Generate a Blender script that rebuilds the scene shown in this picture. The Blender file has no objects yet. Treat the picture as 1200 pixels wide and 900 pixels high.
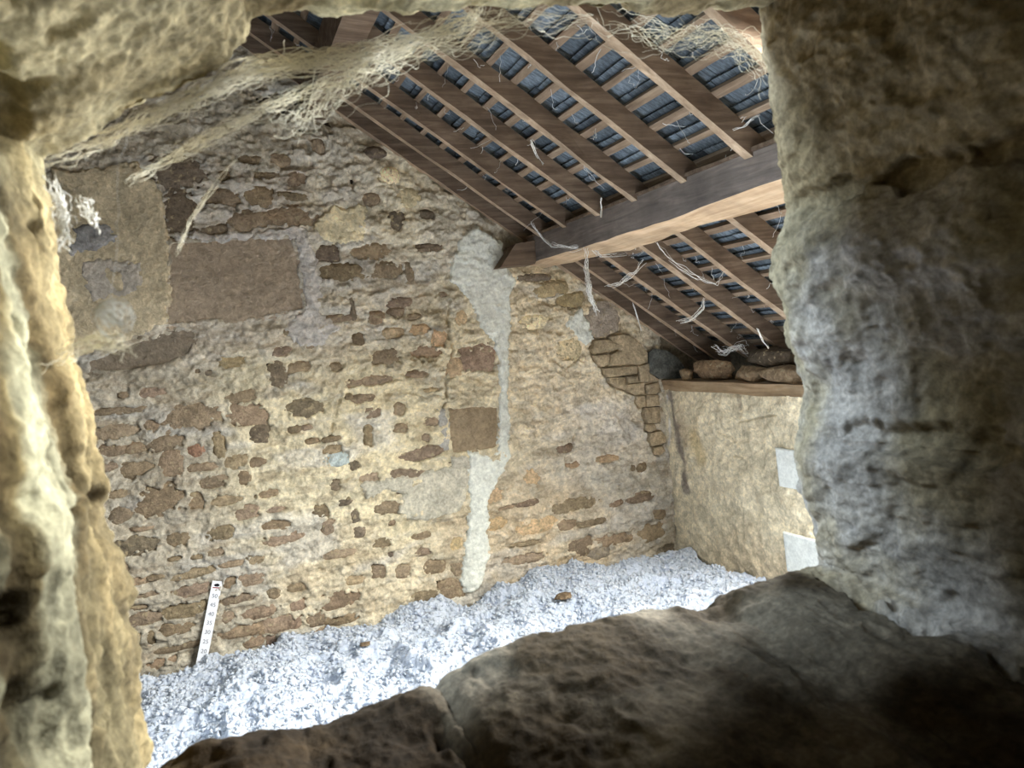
import bpy, bmesh, math, random
import numpy as np
from mathutils import Matrix, Vector

# ------------------------------------------------------------------ camera
H = 1.75                                   # lens height above the loft floor
FPX = 870.0                                # focal length in pixels of the 1200x900 frame
YAW, PITCH, ROLL = (math.radians(a) for a in (22.2, -3.85, 5.7))
sc = bpy.context.scene
col = sc.collection
Fv = np.array([math.sin(YAW)*math.cos(PITCH), math.cos(YAW)*math.cos(PITCH), math.sin(PITCH)])
R0 = np.array([math.cos(YAW), -math.sin(YAW), 0.0])
U0 = np.cross(R0, Fv)
Rv = R0*math.cos(ROLL) - U0*math.sin(ROLL)
Uv = U0*math.cos(ROLL) + R0*math.sin(ROLL)
cam_d = bpy.data.cameras.new('camera')
cam = bpy.data.objects.new('camera', cam_d)
col.objects.link(cam)
M = Matrix.Identity(4)
for i in range(3):
    M[i][0], M[i][1], M[i][2] = Rv[i], Uv[i], -Fv[i]
M[2][3] = H
cam.matrix_world = M
cam_d.sensor_fit = 'HORIZONTAL'
cam_d.sensor_width = 36.0
cam_d.lens = FPX/1200*36
cam_d.clip_start = 0.01
cam_d.dof.use_dof = True
cam_d.dof.focus_distance = 3.6
cam_d.dof.aperture_fstop = 12.0
sc.camera = cam

# ------------------------------------------------------------------ world, light, exposure
w = bpy.data.worlds.new('sky'); sc.world = w; w.use_nodes = True
bg = w.node_tree.nodes['Background']
bg.inputs[0].default_value = (0.62, 0.78, 1.0, 1); bg.inputs[1].default_value = 0.6
sc.view_settings.view_transform = 'Standard'
sc.view_settings.look = 'None'
sc.view_settings.exposure = 0.15
sc.view_settings.gamma = 1.0
sc.view_settings.use_curve_mapping = False

G = 4.29            # gable plane y
XS = 2.845          # eaves wall plane x
SL = 0.718          # roof slope
ZR0 = H + 1.9525    # underside of the rafters at x = 0
ANG = math.atan(SL)
CA, SA = math.cos(ANG), math.sin(ANG)
def zroof(x, off=0.0): return ZR0 + off - SL*x

FAR_X, FAR_Y = (-2.35, -1.25), (0.72, 1.5)        # a second rooflight in the far slope, above the lintel
RIGHT_W, LEFT_W = 880, 100
SKY_X, SKY_Y = (1.75, 2.85), (0.85, 1.75)       # rooflight opening in the slope, hidden by the right jamb
def area(name, loc, normal, sx, sy, power, color):
    d = bpy.data.lights.new(name, 'AREA'); d.shape = 'RECTANGLE'
    d.size, d.size_y, d.energy, d.color = sx, sy, power, color
    o = bpy.data.objects.new(name, d); col.objects.link(o)
    o.location = loc
    o.rotation_euler = Vector(normal).to_track_quat('-Z', 'Y').to_euler()
    return o
xm, ym = sum(SKY_X)/2, sum(SKY_Y)/2
area('rooflight_daylight', (xm+0.42*SA, ym, zroof(xm)+0.42*CA), (-SA, 0, -CA), 0.9, 1.3, RIGHT_W, (1.0, 0.975, 0.94))
def zfar(x, off=0.0): return zroof(-0.6, off)+SL*(x+0.6)
xf, yf = sum(FAR_X)/2, sum(FAR_Y)/2
area('far_rooflight_daylight', (xf-0.42*SA, yf, zfar(xf)+0.42*CA), (SA, 0, -CA), 0.8, 1.2, LEFT_W, (0.74, 0.87, 1.0)).data.spread = math.radians(95)   # deep reveal

# ------------------------------------------------------------------ pixel helpers (a pixel is only a direction)
def ray(x, y): return Rv*(x-600)/FPX - Uv*(y-450)/FPX + Fv
def onY(x, y, Y):
    r = ray(x, y); p = r*Y/r[1]; return np.array([p[0], p[1], p[2]+H])
def onX(x, y, X):
    r = ray(x, y); p = r*X/r[0]; return np.array([p[0], p[1], p[2]+H])
def onZ(x, y, Z):
    r = ray(x, y); p = r*(Z-H)/r[2]; return np.array([p[0], p[1], Z])
def onRoof(x, y, off=0.0):
    r = ray(x, y); t = (ZR0-H+off)/(r[2]+SL*r[0]); p = r*t; return np.array([p[0], p[1], p[2]+H])
def proj(P):
    P = np.asarray(P, float).copy(); P[..., 2] -= H
    d = P@Fv
    return 600+FPX*(P@Rv)/d, 450-FPX*(P@Uv)/d

rnd = random.Random(7)
rng = np.random.default_rng(11)

# ------------------------------------------------------------------ noise
def _hash(ix, iy, iz, seed):
    n = (ix.astype(np.int64)*374761393 + iy.astype(np.int64)*668265263 + iz.astype(np.int64)*2147483647 + seed*1274126177) & 0xffffffff
    n = ((n ^ (n >> 13))*1274126177) & 0xffffffff
    n = ((n ^ (n >> 16))*2246822519) & 0xffffffff
    n = n ^ (n >> 15)
    return (n & 0xffffff)/8388607.5 - 1.0
def vnoise(x, y, z=None, seed=0):
    x = np.asarray(x, float); y = np.asarray(y, float)
    z = np.zeros_like(x) if z is None else np.asarray(z, float)
    ix, iy, iz = np.floor(x), np.floor(y), np.floor(z)
    fx, fy, fz = x-ix, y-iy, z-iz
    fx, fy, fz = (t*t*t*(t*(t*6-15)+10) for t in (fx, fy, fz))
    r = 0
    for dx in (0, 1):
        wx = fx if dx else 1-fx
        for dy in (0, 1):
            wy = fy if dy else 1-fy
            for dz in (0, 1):
                wz = fz if dz else 1-fz
                r = r + wx*wy*wz*_hash(ix+dx, iy+dy, iz+dz, seed)
    return r
def fbm(x, y, z=None, oct=4, seed=0, gain=0.5, lac=2.03):
    a, s, f = 1.0, 0.0, 1.0
    for k in range(oct):
        s = s + a*vnoise(x*f, y*f, None if z is None else z*f, seed+k*17)
        a *= gain; f *= lac
    return s
def sstep(a, b, t):
    t = np.clip((t-a)/(b-a), 0, 1); return t*t*(3-2*t)

# ------------------------------------------------------------------ object helpers
def lin(c):
    c = np.asarray(c, float)/255.0
    return np.where(c <= 0.04045, c/12.92, ((c+0.055)/1.055)**2.4)
def L4(c): return tuple(float(v) for v in lin(c)) + (1.0,)
def tag(o, label=None, cat=None, group=None, kind=None):
    if label: o['label'] = label
    if cat: o['category'] = cat
    if group: o['group'] = group
    if kind: o['kind'] = kind
    return o
def mesh_obj(name, verts, faces, mat, parent=None, smooth=True, colors=None):
    me = bpy.data.meshes.new(name)
    verts = np.asarray(verts, np.float32)
    if isinstance(faces, np.ndarray):
        n, k = faces.shape
        me.vertices.add(len(verts)); me.vertices.foreach_set('co', verts.ravel())
        me.loops.add(n*k); me.loops.foreach_set('vertex_index', faces.astype(np.int32).ravel())
        me.polygons.add(n)
        me.polygons.foreach_set('loop_start', np.arange(0, n*k, k, dtype=np.int32))
        me.polygons.foreach_set('loop_total', np.full(n, k, np.int32))
        me.update(calc_edges=True)
    else:
        me.from_pydata([tuple(map(float, v)) for v in verts], [], faces); me.update()
    if smooth:
        me.polygons.foreach_set('use_smooth', np.ones(len(me.polygons), bool))
    if colors is not None:
        at = me.color_attributes.new('Col', 'FLOAT_COLOR', 'POINT')
        c = np.ones((len(verts), 4), np.float32); c[:, :3] = colors
        at.data.foreach_set('color', c.ravel())
    if mat: me.materials.append(mat)
    o = bpy.data.objects.new(name, me); col.objects.link(o)
    if parent: o.parent = parent
    return o
def empty(name, loc=(0, 0, 0)):
    o = bpy.data.objects.new(name, None); col.objects.link(o); o.location = loc
    o.empty_display_size = 0.05
    return o
def attach(o, parent):
    o.parent = parent
    o.matrix_parent_inverse = Matrix.Translation(parent.location).inverted()
    return o
def grid_faces(nu, nv, keep=None):
    a = np.arange(nu*nv).reshape(nv, nu)
    f = np.stack([a[:-1, :-1], a[:-1, 1:], a[1:, 1:], a[1:, :-1]], -1).reshape(-1, 4)
    if keep is not None:
        k = keep.ravel(); f = f[k[f].all(1)]
    return f
def compact(V, F, C=None):
    used = np.unique(F); m = np.full(len(V), -1); m[used] = np.arange(len(used))
    return V[used], m[F], (None if C is None else C[used])
def box_mesh(name, x0, x1, y0, y1, z0, z1, mat, parent=None):
    v = [(x0,y0,z0),(x1,y0,z0),(x1,y1,z0),(x0,y1,z0),(x0,y0,z1),(x1,y0,z1),(x1,y1,z1),(x0,y1,z1)]
    f = [(0,3,2,1),(4,5,6,7),(0,1,5,4),(1,2,6,5),(2,3,7,6),(3,0,4,7)]
    return mesh_obj(name, v, f, mat, parent, smooth=False)
def beam(name, path, section, mat, wob=0.0, seed=0, parent=None, smooth=False):
    """sweep: path = list of 3D points, section = function(i,t) -> list of 3D offsets"""
    V, F = [], []
    n = len(path)
    for i, p in enumerate(path):
        for j, o in enumerate(section(i, i/(n-1))):
            q = np.asarray(p) + np.asarray(o)
            if wob:
                q = q + wob*np.array([vnoise(np.array([q[0]*7+j*9.1]), np.array([q[1]*7]), np.array([q[2]*7]), seed+s)[0] for s in (1, 2, 3)])
            V.append(q)
    k = len(section(0, 0))
    for i in range(n-1):
        for j in range(k):
            a, b = i*k+j, i*k+(j+1) % k
            F.append((a, b, b+k, a+k))
    F.append(tuple(reversed(range(k)))); F.append(tuple((n-1)*k+j for j in range(k)))
    return mesh_obj(name, V, F, mat, parent, smooth=smooth)
def tube(path, rad, sides=4):
    P = np.asarray(path, float); n = len(P)
    T = np.gradient(P, axis=0); T /= np.linalg.norm(T, axis=1)[:, None]+1e-9
    ref = np.array([0.3, 0.2, 0.93]); A = np.cross(T, ref); A /= np.linalg.norm(A, axis=1)[:, None]+1e-9
    B = np.cross(T, A)
    rad = np.broadcast_to(np.asarray(rad, float), (n,))
    an = np.arange(sides)*2*math.pi/sides
    V = P[:, None] + rad[:, None, None]*(A[:, None]*np.cos(an)[None, :, None] + B[:, None]*np.sin(an)[None, :, None])
    idx = np.arange(n*sides).reshape(n, sides)
    F = np.stack([idx[:-1], np.roll(idx, -1, 1)[:-1], np.roll(idx, -1, 1)[1:], idx[1:]], -1).reshape(-1, 4)
    return V.reshape(-1, 3), F
def merge(parts):
    V, F, o = [], [], 0
    for v, f in parts:
        V.append(v); F.append(f+o); o += len(v)
    return np.concatenate(V), np.concatenate(F)

# ------------------------------------------------------------------ materials
def new_mat(name):
    m = bpy.data.materials.new(name); m.use_nodes = True
    nt = m.node_tree; b = nt.nodes['Principled BSDF']
    b.inputs['Roughness'].default_value = 0.95
    b.inputs['Specular IOR Level'].default_value = 0.15
    return m, nt, b
def nnoise(nt, vec, scale, detail=4, rough=0.55, dist=0.0):
    n = nt.nodes.new('ShaderNodeTexNoise')
    n.inputs['Scale'].default_value = scale; n.inputs['Detail'].default_value = detail
    n.inputs['Roughness'].default_value = rough; n.inputs['Distortion'].default_value = dist
    nt.links.new(vec, n.inputs['Vector']); return n.outputs['Fac']
def ramp(nt, fac, stops):
    r = nt.nodes.new('ShaderNodeValToRGB')
    e = r.color_ramp.elements
    while len(e) < len(stops): e.new(0.5)
    for k, (p, c) in enumerate(stops):
        e[k].position = p; e[k].color = c if len(c) == 4 else tuple(c)+(1,)
    nt.links.new(fac, r.inputs['Fac']); return r.outputs['Color']
def mix(nt, a, b, fac=1.0, mode='MIX'):
    n = nt.nodes.new('ShaderNodeMix'); n.data_type = 'RGBA'; n.blend_type = mode
    if isinstance(fac, (int, float)): n.inputs[0].default_value = fac
    else: nt.links.new(fac, n.inputs[0])
    for s, v in ((6, a), (7, b)):
        if isinstance(v, tuple): n.inputs[s].default_value = v
        else: nt.links.new(v, n.inputs[s])
    return n.outputs[2]
def bump(nt, bsdf, hs, strength, dist):
    b = nt.nodes.new('ShaderNodeBump'); b.inputs['Strength'].default_value = strength
    b.inputs['Distance'].default_value = dist
    nt.links.new(hs, b.inputs['Height']); nt.links.new(b.outputs['Normal'], bsdf.inputs['Normal'])
def geo_vec(nt, scale=(1, 1, 1), obj=False):
    tc = nt.nodes.new('ShaderNodeTexCoord')
    mp = nt.nodes.new('ShaderNodeMapping'); mp.inputs['Scale'].default_value = scale
    nt.links.new(tc.outputs['Object'], mp.inputs['Vector']); return mp.outputs['Vector']
def g(v): return (v, v, v, 1)

def rock_mat(name, source, s1=9, s2=60, lo=0.72, hi=1.22, bstr=0.6, bdist=0.006, specks=None, rough=0.96):
    """source: a colour, 'attr' (point colour) or 'obj' (object colour); grain and wear from noise"""
    m, nt, b = new_mat(name)
    vec = geo_vec(nt)
    if source == 'attr':
        a = nt.nodes.new('ShaderNodeAttribute'); a.attribute_name = 'Col'; base = a.outputs['Color']
    elif source == 'obj':
        a = nt.nodes.new('ShaderNodeObjectInfo'); base = a.outputs['Color']
    else:
        r = nt.nodes.new('ShaderNodeRGB'); r.outputs[0].default_value = L4(source); base = r.outputs[0]
    n1 = nnoise(nt, vec, s1, 6, 0.65, 0.4); n2 = nnoise(nt, vec, s2, 5, 0.7); n4 = nnoise(nt, vec, (s1*s2)**0.5, 5, 0.68, 0.6)
    c = mix(nt, base, ramp(nt, n1, [(0.38, g(lo)), (0.62, g(hi))]), 1.0, 'MULTIPLY')
    c = mix(nt, c, ramp(nt, n4, [(0.38, g(lo)), (0.62, g(hi))]), 1.0, 'MULTIPLY')
    c = mix(nt, c, ramp(nt, n2, [(0.36, g(lo)), (0.64, g(hi))]), 1.0, 'MULTIPLY')
    if specks:
        n3 = nnoise(nt, vec, specks[1], 3, 0.5)
        c = mix(nt, c, L4(specks[0]), ramp(nt, n3, [(specks[2], g(0)), (specks[2]+0.08, g(1))]))
    nt.links.new(c, b.inputs['Base Color'])
    b.inputs['Roughness'].default_value = rough
    h = mix(nt, mix(nt, n1, n4, 0.6), n2, 0.4)
    bump(nt, b, h, bstr, bdist)
    return m
def wood_mat(name, c0, c1, c2, axis='y', rough=0.85, s=1.0):
    m, nt, b = new_mat(name)
    k = {'x': (1.2, 14, 14), 'y': (14, 1.2, 14)}[axis]
    vec = geo_vec(nt, tuple(v*s for v in k)); v2 = geo_vec(nt)
    n = nnoise(nt, vec, 2.2, 5, 0.65, 0.6); n2 = nnoise(nt, v2, 5, 4, 0.6)
    c = ramp(nt, n, [(0.25, L4(c0)), (0.5, L4(c1)), (0.75, L4(c2))])
    c = mix(nt, c, ramp(nt, n2, [(0.3, g(0.7)), (0.7, g(1.2))]), 1.0, 'MULTIPLY')
    nt.links.new(c, b.inputs['Base Color']); b.inputs['Roughness'].default_value = rough
    bump(nt, b, n, 0.5, 0.004)
    return m

M_mortar = rock_mat('lime_mortar', 'attr', 9, 64, 0.83, 1.15, 1.0, 0.020)
M_stone = rock_mat('rubble_stone', 'obj', 14, 70, 0.80, 1.2, 1.0, 0.022, specks=((168, 152, 122), 34, 0.60))
M_ashlar = rock_mat('dressed_stone', 'obj', 16, 62, 0.86, 1.13, 1.0, 0.035)
M_repair = rock_mat('repair_mortar', (222, 221, 208), 16, 60, 0.88, 1.1, 1.0, 0.010)
M_eave = rock_mat('eaves_plaster', 'attr', 12, 70, 0.82, 1.15, 1.0, 0.012)
M_hole = rock_mat('hole_rubble', 'attr', 30, 190, 0.78, 1.18, 0.8, 0.004)
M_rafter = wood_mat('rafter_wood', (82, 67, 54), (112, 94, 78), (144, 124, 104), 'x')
M_purlin = wood_mat('purlin_wood', (102, 94, 88), (130, 119, 111), (160, 147, 136), 'y')
M_raftlit = wood_mat('rafter_lit_soffit', (142, 120, 98), (176, 152, 126), (204, 182, 156), 'x')  # rafter wood again, paler: light from below painted into the soffit colour
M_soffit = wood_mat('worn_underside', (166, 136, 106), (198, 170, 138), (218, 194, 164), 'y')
M_batten = wood_mat('batten_wood', (112, 92, 74), (146, 124, 102), (180, 158, 132), 'y')
M_plate = wood_mat('plate_wood', (118, 96, 72), (160, 134, 104), (190, 166, 134), 'y')
M_slate = rock_mat('slate', 'obj', 12, 60, 0.7, 1.3, 0.35, 0.003, rough=0.62)
M_floor = rock_mat('loft_floor', (120, 105, 88), 6, 50)
M_plain = rock_mat('plain_plaster', (104, 94, 78), 5, 40)
M_dark = rock_mat('dark_room_plaster', (92, 76, 56), 5, 40)
m, nt, b = new_mat('mineral_wool'); M_wool = m
vec = geo_vec(nt); n = nnoise(nt, vec, 55, 5, 0.7); n0 = nnoise(nt, vec, 3.0, 4, 0.6)
c = mix(nt, ramp(nt, n, [(0.3, L4((188, 195, 209))), (0.7, L4((220, 225, 236)))]), ramp(nt, n0, [(0.3, g(0.9)), (0.65, g(1.0))]), 1.0, 'MULTIPLY')
nt.links.new(c, b.inputs['Base Color']); bump(nt, b, n, 1.0, 0.012)
b.inputs['Subsurface Weight'].default_value = 0.6; b.inputs['Subsurface Radius'].default_value = (0.02, 0.02, 0.022); b.inputs['Subsurface Scale'].default_value = 1.0
b.inputs['Roughness'].default_value = 1.0; b.inputs['Specular IOR Level'].default_value = 0.0
def flat_mat(name, c, rough=0.6):
    m, nt, b = new_mat(name); vec = geo_vec(nt)
    cc = mix(nt, L4(c), ramp(nt, nnoise(nt, vec, 30, 3), [(0.3, g(0.93)), (0.7, g(1.03))]), 1.0, 'MULTIPLY')
    nt.links.new(cc, b.inputs['Base Color']); b.inputs['Roughness'].default_value = rough; return m
M_card = flat_mat('white_card', (236, 236, 240)); M_ink = flat_mat('grey_ink', (120, 122, 130)); M_black = flat_mat('black_ink', (30, 30, 34)); M_red = flat_mat('red_ink', (150, 70, 66))
M_web = flat_mat('dusty_web', (226, 218, 196), 1.0); M_webw = flat_mat('white_web', (240, 238, 232), 1.0)
m, nt, b = new_mat('rooflight_glass'); M_glass = m
tr = nt.nodes.new('ShaderNodeBsdfTransparent'); mx = nt.nodes.new('ShaderNodeMixShader'); gl = nt.nodes.new('ShaderNodeBsdfGlossy')
gl.inputs['Roughness'].default_value = 0.05; tr.inputs[0].default_value = (0.93, 0.96, 0.97, 1); mx.inputs[0].default_value = 0.06
nt.links.new(tr.outputs[0], mx.inputs[1]); nt.links.new(gl.outputs[0], mx.inputs[2])
nt.links.new(mx.outputs[0], nt.nodes['Material Output'].inputs['Surface'])

# ------------------------------------------------------------------ gable wall: data traced on its plane
# (cx, cy, w, h, tone) in photo pixels; b brown, d dark, r red, o tan-orange, t light tan, g blue-grey, k hole
ST = [(209,200,54,36,'d'),(212,250,34,54,'d'),(260,231,36,17,'b'),(262,205,13,10,'b'),(253,269,28,13,'b'),
(293,259,40,21,'b'),(341,254,54,20,'b'),(304,229,28,21,'b'),(342,229,32,9,'b'),(350,209,20,17,'b'),(314,206,32,10,'b'),
(328,186,20,12,'b'),(291,186,30,11,'b'),(434,295,40,16,'b'),(384,297,26,18,'d'),(398,319,46,17,'b'),(454,316,36,18,'b'),
(435,233,18,13,'b'),(466,258,18,18,'d'),(470,354,24,11,'b'),(397,373,34,8,'b'),(442,373,16,13,'r'),(466,367,16,12,'b'),
(484,371,18,6,'b'),(462,390,24,11,'t'),(491,386,22,11,'o'),(420,398,12,15,'b'),(451,419,30,17,'b'),(502,414,32,16,'r'),
(490,438,22,8,'b'),(433,446,46,10,'b'),(357,478,33,18,'d'),(351,430,26,11,'b'),(326,441,18,26,'d'),(295,485,42,25,'b'),
(286,465,32,13,'b'),(426,467,23,9,'b'),(408,465,8,6,'b'),(437,485,20,14,'b'),(468,479,13,13,'b'),(504,457,20,5,'t'),
(504,494,17,11,'b'),(533,430,18,20,'o'),(561,420,38,28,'r'),(348,388,30,7,'b'),(330,412,20,11,'b'),(393,430,14,8,'b'),
(365,405,14,6,'b'),(178,459,28,10,'b'),(138,482,50,8,'b'),(228,489,60,24,'b'),(275,424,30,12,'t'),(145,463,12,7,'b'),
(232,435,7,6,'d'),(244,437,8,6,'d'),(130,506,56,15,'b'),(176,501,16,13,'b'),(159,526,22,11,'b'),(192,521,40,14,'b'),
(231,528,18,13,'R'),(257,522,12,30,'b'),(130,529,28,12,'b'),(127,547,18,10,'b'),(160,551,34,18,'b'),(201,544,26,28,'b'),
(236,548,28,8,'b'),(279,541,26,14,'b'),(301,542,18,9,'b'),(304,507,20,18,'d'),(251,565,30,13,'b'),(287,561,14,14,'b'),
(139,579,26,8,'b'),(141,604,22,17,'b'),(187,588,50,32,'b'),(230,587,18,17,'b'),(266,586,34,12,'b'),(291,601,26,14,'b'),
(313,579,26,9,'b'),(321,597,26,8,'b'),(260,624,28,14,'b'),(208,632,23,16,'b'),(160,640,46,18,'d'),(325,616,30,12,'b'),
(330,633,40,11,'b'),(167,620,22,5,'b'),(123,626,10,6,'b'),(299,656,20,11,'b'),(205,655,14,5,'b'),(231,652,18,6,'b'),
(251,648,18,8,'b'),(141,665,18,13,'b'),(150,683,40,12,'r'),(181,677,18,6,'b'),(227,672,42,9,'b'),(271,661,26,7,'b'),
(270,683,14,13,'r'),(295,679,26,13,'b'),(174,696,28,6,'b'),(223,693,38,11,'b'),(138,702,13,6,'b'),(280,702,36,10,'b'),
(162,712,19,5,'b'),(220,715,46,14,'b'),(267,724,15,12,'b'),(304,718,36,13,'r'),(163,727,44,13,'b'),(207,738,31,12,'r'),
(286,740,44,12,'r'),(329,732,42,16,'r'),(151,751,26,17,'b'),(177,747,10,13,'b'),(214,758,52,7,'b'),(186,779,36,12,'r'),
(298,754,24,9,'r'),(318,752,11,11,'r'),(321,696,14,11,'b'),(346,503,15,8,'b'),(360,501,12,6,'b'),(365,517,14,6,'b'),
(389,514,17,6,'b'),(431,510,10,26,'b'),(470,501,15,9,'b'),(501,512,11,9,'b'),(496,531,42,13,'b'),(388,527,24,9,'b'),
(394,539,30,15,'g'),(414,546,12,11,'d'),(432,560,24,11,'b'),(477,555,34,13,'b'),(455,596,30,14,'b'),(393,568,13,12,'d'),
(404,588,14,8,'d'),(385,618,13,16,'b'),(417,606,9,12,'d'),(422,624,12,12,'d'),(376,599,16,14,'b'),(495,629,18,8,'b'),
(497,647,19,9,'b'),(449,637,21,12,'b'),(458,650,7,7,'d'),(460,613,8,6,'b'),(397,650,30,9,'b'),(467,577,7,5,'d'),
(537,544,18,13,'b'),(402,703,40,19,'r'),(403,726,30,11,'r'),(444,671,16,15,'b'),(471,671,19,13,'b'),(509,665,23,14,'b'),
(538,667,12,15,'b'),(531,692,26,22,'b'),(515,687,5,11,'k'),(499,699,29,11,'b'),(495,713,15,9,'b'),(417,680,22,10,'t'),
(349,710,14,14,'r'),(348,689,20,10,'b'),(346,731,14,13,'r'),(370,728,20,12,'b'),(380,745,22,14,'b'),(535,637,14,18,'t'),
(663,526,18,9,'r'),(712,537,24,8,'o'),(672,545,15,7,'o'),(751,547,10,10,'b'),(741,548,5,7,'b'),(624,558,18,18,'o'),
(580,581,20,18,'o'),(619,590,22,7,'r'),(672,592,46,14,'b'),(592,595,20,6,'r'),(582,615,26,12,'o'),(628,617,36,14,'o'),
(664,616,19,10,'b'),(697,612,28,7,'b'),(752,582,24,11,'b'),(772,602,14,12,'b'),(764,624,25,19,'b'),(721,632,38,14,'b'),
(680,641,28,18,'b'),(617,637,30,6,'b'),(618,655,40,10,'b'),(704,647,22,14,'s'),(783,643,14,12,'d'),(722,590,14,7,'b'),
(646,339,36,15,'t'),(668,352,28,15,'t'),(706,374,30,30,'s'),(627,377,30,14,'c'),(669,411,24,26,'c'),(625,325,30,8,'d'),
(412,206,7,24,'k'),(318,430,9,9,'k'),(322,715,5,6,'k'),(308,738,4,5,'k'),(413,362,6,26,'d'),(566,338,26,5,'d'),
(520,345,10,6,'b'),(372,170,14,16,'b'),(455,205,20,14,'c'),(480,232,22,18,'c'),(500,252,16,10,'d'),(440,178,18,10,'d'),
(505,290,26,9,'b'),(480,318,10,20,'b'),(540,372,14,18,'t'),(515,398,18,20,'o'),(326,116,52,26,'k'),(352,153,10,8,'k'),(384,150,12,18,'k')]
TONE = {'b': (128,112,92), 'd': (110,98,83), 'r': (134,115,96), 'R': (146,112,94), 'o': (176,150,118), 't': (166,146,116),
        'g': (150,156,150), 's': (138,128,112), 'c': (200,184,152), 'k': (40,34,28)}
# polygons (photo pixels on the gable plane)
P_BIG = [(201,285),(250,282),(341,279),(347,305),(354,361),(300,370),(240,374),(196,379),(199,340)]
P_LOW = [(526,479),(555,477),(583,478),(584,500),(583,524),(560,527),(532,530),(528,505)]
P_BAND = [(104,424),(135,412),(160,402),(195,395),(215,388),(226,398),(221,412),(196,424),(168,431),(140,434),(106,434)]
P_REPAIR = [(541,277),(560,264),(590,285),(592,312),(607,325),(597,345),(598,380),(596,430),(598,470),(597,520),(601,535),
            (586,560),(573,580),(573,620),(573,650),(568,680),(556,692),(545,697),(540,680),(544,640),(551,600),(547,570),
            (548,530),(583,529),(586,500),(584,430),(578,402),(560,377),(548,350),(529,330),(526,305)]
P_CREAM = [(366,262),(378,250),(392,240),(405,247),(420,236),(431,246),(432,268),(428,283),(408,286),(390,287),(376,282),(370,272)]
P_GREYB = [(422,566),(450,560),(485,556),(520,546),(545,548),(550,575),(540,600),(520,606),(485,611),(468,601),(470,580),(452,576),(430,584)]
P_TOPMORT = [(206,273),(235,270),(262,275),(300,271),(345,264),(358,268),(366,290),(378,330),(375,365),(398,385),(380,405),(352,407),(330,385),(357,362),(352,320),(345,280),(300,280),(240,284),(205,284)]
P_PLASTER = [(60,200),(120,196),(160,190),(182,215),(192,240),(196,275),(200,300),(198,350),(194,380),(172,392),(140,402),(100,420),(60,420)]
P_GREY1 = [(83,268),(105,262),(128,264),(139,278),(130,292),(105,294),(84,300)]
P_GREY2 = [(95,305),(130,302),(166,306),(168,332),(150,350),(110,352),(95,340)]
P_SMOOTH = [(528,535),(548,530),(552,548),(548,575),(530,560)]
P_LIMEB = [(664,372),(680,360),(690,378),(696,396),(688,404),(672,392),(662,384)]
P_STRIP = [(512,480),(522,478),(526,500),(528,528),(518,530),(514,505)]
CORNER = [[(130,145),(240,135),(350,185),(335,215),(230,240),(120,265),(100,220)],
 [(245,110),(370,85),(430,100),(530,180),(590,260),(585,335),(510,360),(430,350),(240,365),(260,270),(340,230),(300,190)],
 [(110,275),(240,262),(235,350),(185,375),(130,330)],[(190,385),(490,365),(490,435),(250,465),(205,440)],
 [(500,370),(585,345),(600,420),(680,490),(610,508),(510,500)],[(250,470),(390,465),(405,575),(310,555),(255,515)],
 [(395,462),(490,452),(498,505),(405,520)],[(410,530),(550,515),(565,605),(480,625),(415,590)],
 [(575,535),(680,505),(700,590),(640,615),(580,612)],[(480,632),(565,625),(572,720),(520,735),(480,690)],
 [(578,622),(680,620),(690,715),(575,725)],[(560,735),(690,725),(695,860),(580,870),(555,800)],
 [(560,875),(640,872),(655,925),(600,950),(562,930)],[(600,955),(700,935),(745,990),(735,1040),(620,1070),(595,1010)],
 [(640,1080),(720,1065),(735,1110),(690,1150),(635,1140)]]
CORNER = [[(680+x/7.5, 380+y/7.5) for x, y in P] for P in CORNER]
CRACKS = [([(528,352),(525,372),(526,392),(531,412),(526,432),(522,445),(523,470),(518,479)], 0.007, 0.04),
          ([(398,468),(392,490),(386,515)], 0.004, 0.02), ([(678,435),(681,465),(682,497),(668,525)], 0.003, 0.02),
          ([(455,462),(480,460),(505,468)], 0.003, 0.015), ([(358,166),(364,185),(372,208)], 0.006, 0.02),
          ([(346,160),(342,180),(335,190)], 0.004, 0.02), ([(655,425),(664,432),(676,422),(682,412)], 0.004, 0.02),
          ([(548,275),(536,300),(531,318)], 0.004, 0.02), ([(92,300),(108,292),(132,290),(142,276)], 0.003, 0.01),
          ([(120,248),(150,246),(165,232),(178,268)], 0.003, 0.015), ([(148,275),(168,290)], 0.004, 0.015)]
def wallpoly(P): return np.array([onY(x, y, G)[[0, 2]] for x, y in P])
def poly_sd(P, X, Z):
    """signed distance, positive inside"""
    d = np.full(X.shape, 9.0); ins = np.zeros(X.shape, bool); n = len(P)
    for i in range(n):
        a, b = P[i], P[(i+1) % n]; e = b-a
        t = np.clip(((X-a[0])*e[0]+(Z-a[1])*e[1])/(e@e), 0, 1)
        d = np.minimum(d, np.hypot(X-a[0]-t*e[0], Z-a[1]-t*e[1]))
        c = ((a[1] > Z) != (b[1] > Z)) & (X < (b[0]-a[0])*(Z-a[1])/(b[1]-a[1]+1e-12)+a[0])
        ins ^= c
    return np.where(ins, d, -d)
def seg_d(P, X, Z):
    d = np.full(X.shape, 9.0)
    for a, b in zip(P[:-1], P[1:]):
        e = b-a; t = np.clip(((X-a[0])*e[0]+(Z-a[1])*e[1])/(e@e), 0, 1)
        d = np.minimum(d, np.hypot(X-a[0]-t*e[0], Z-a[1]-t*e[1]))
    return d
POLY = {k: wallpoly(v) for k, v in dict(big=P_BIG, low=P_LOW, band=P_BAND, repair=P_REPAIR, cream=P_CREAM, greyb=P_GREYB, topm=P_TOPMORT,
        plaster=P_PLASTER, grey1=P_GREY1, grey2=P_GREY2, smooth=P_SMOOTH, limeb=P_LIMEB, strip=P_STRIP).items()}
CPOLY = [wallpoly(P) for P in CORNER]
STW = []
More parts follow.
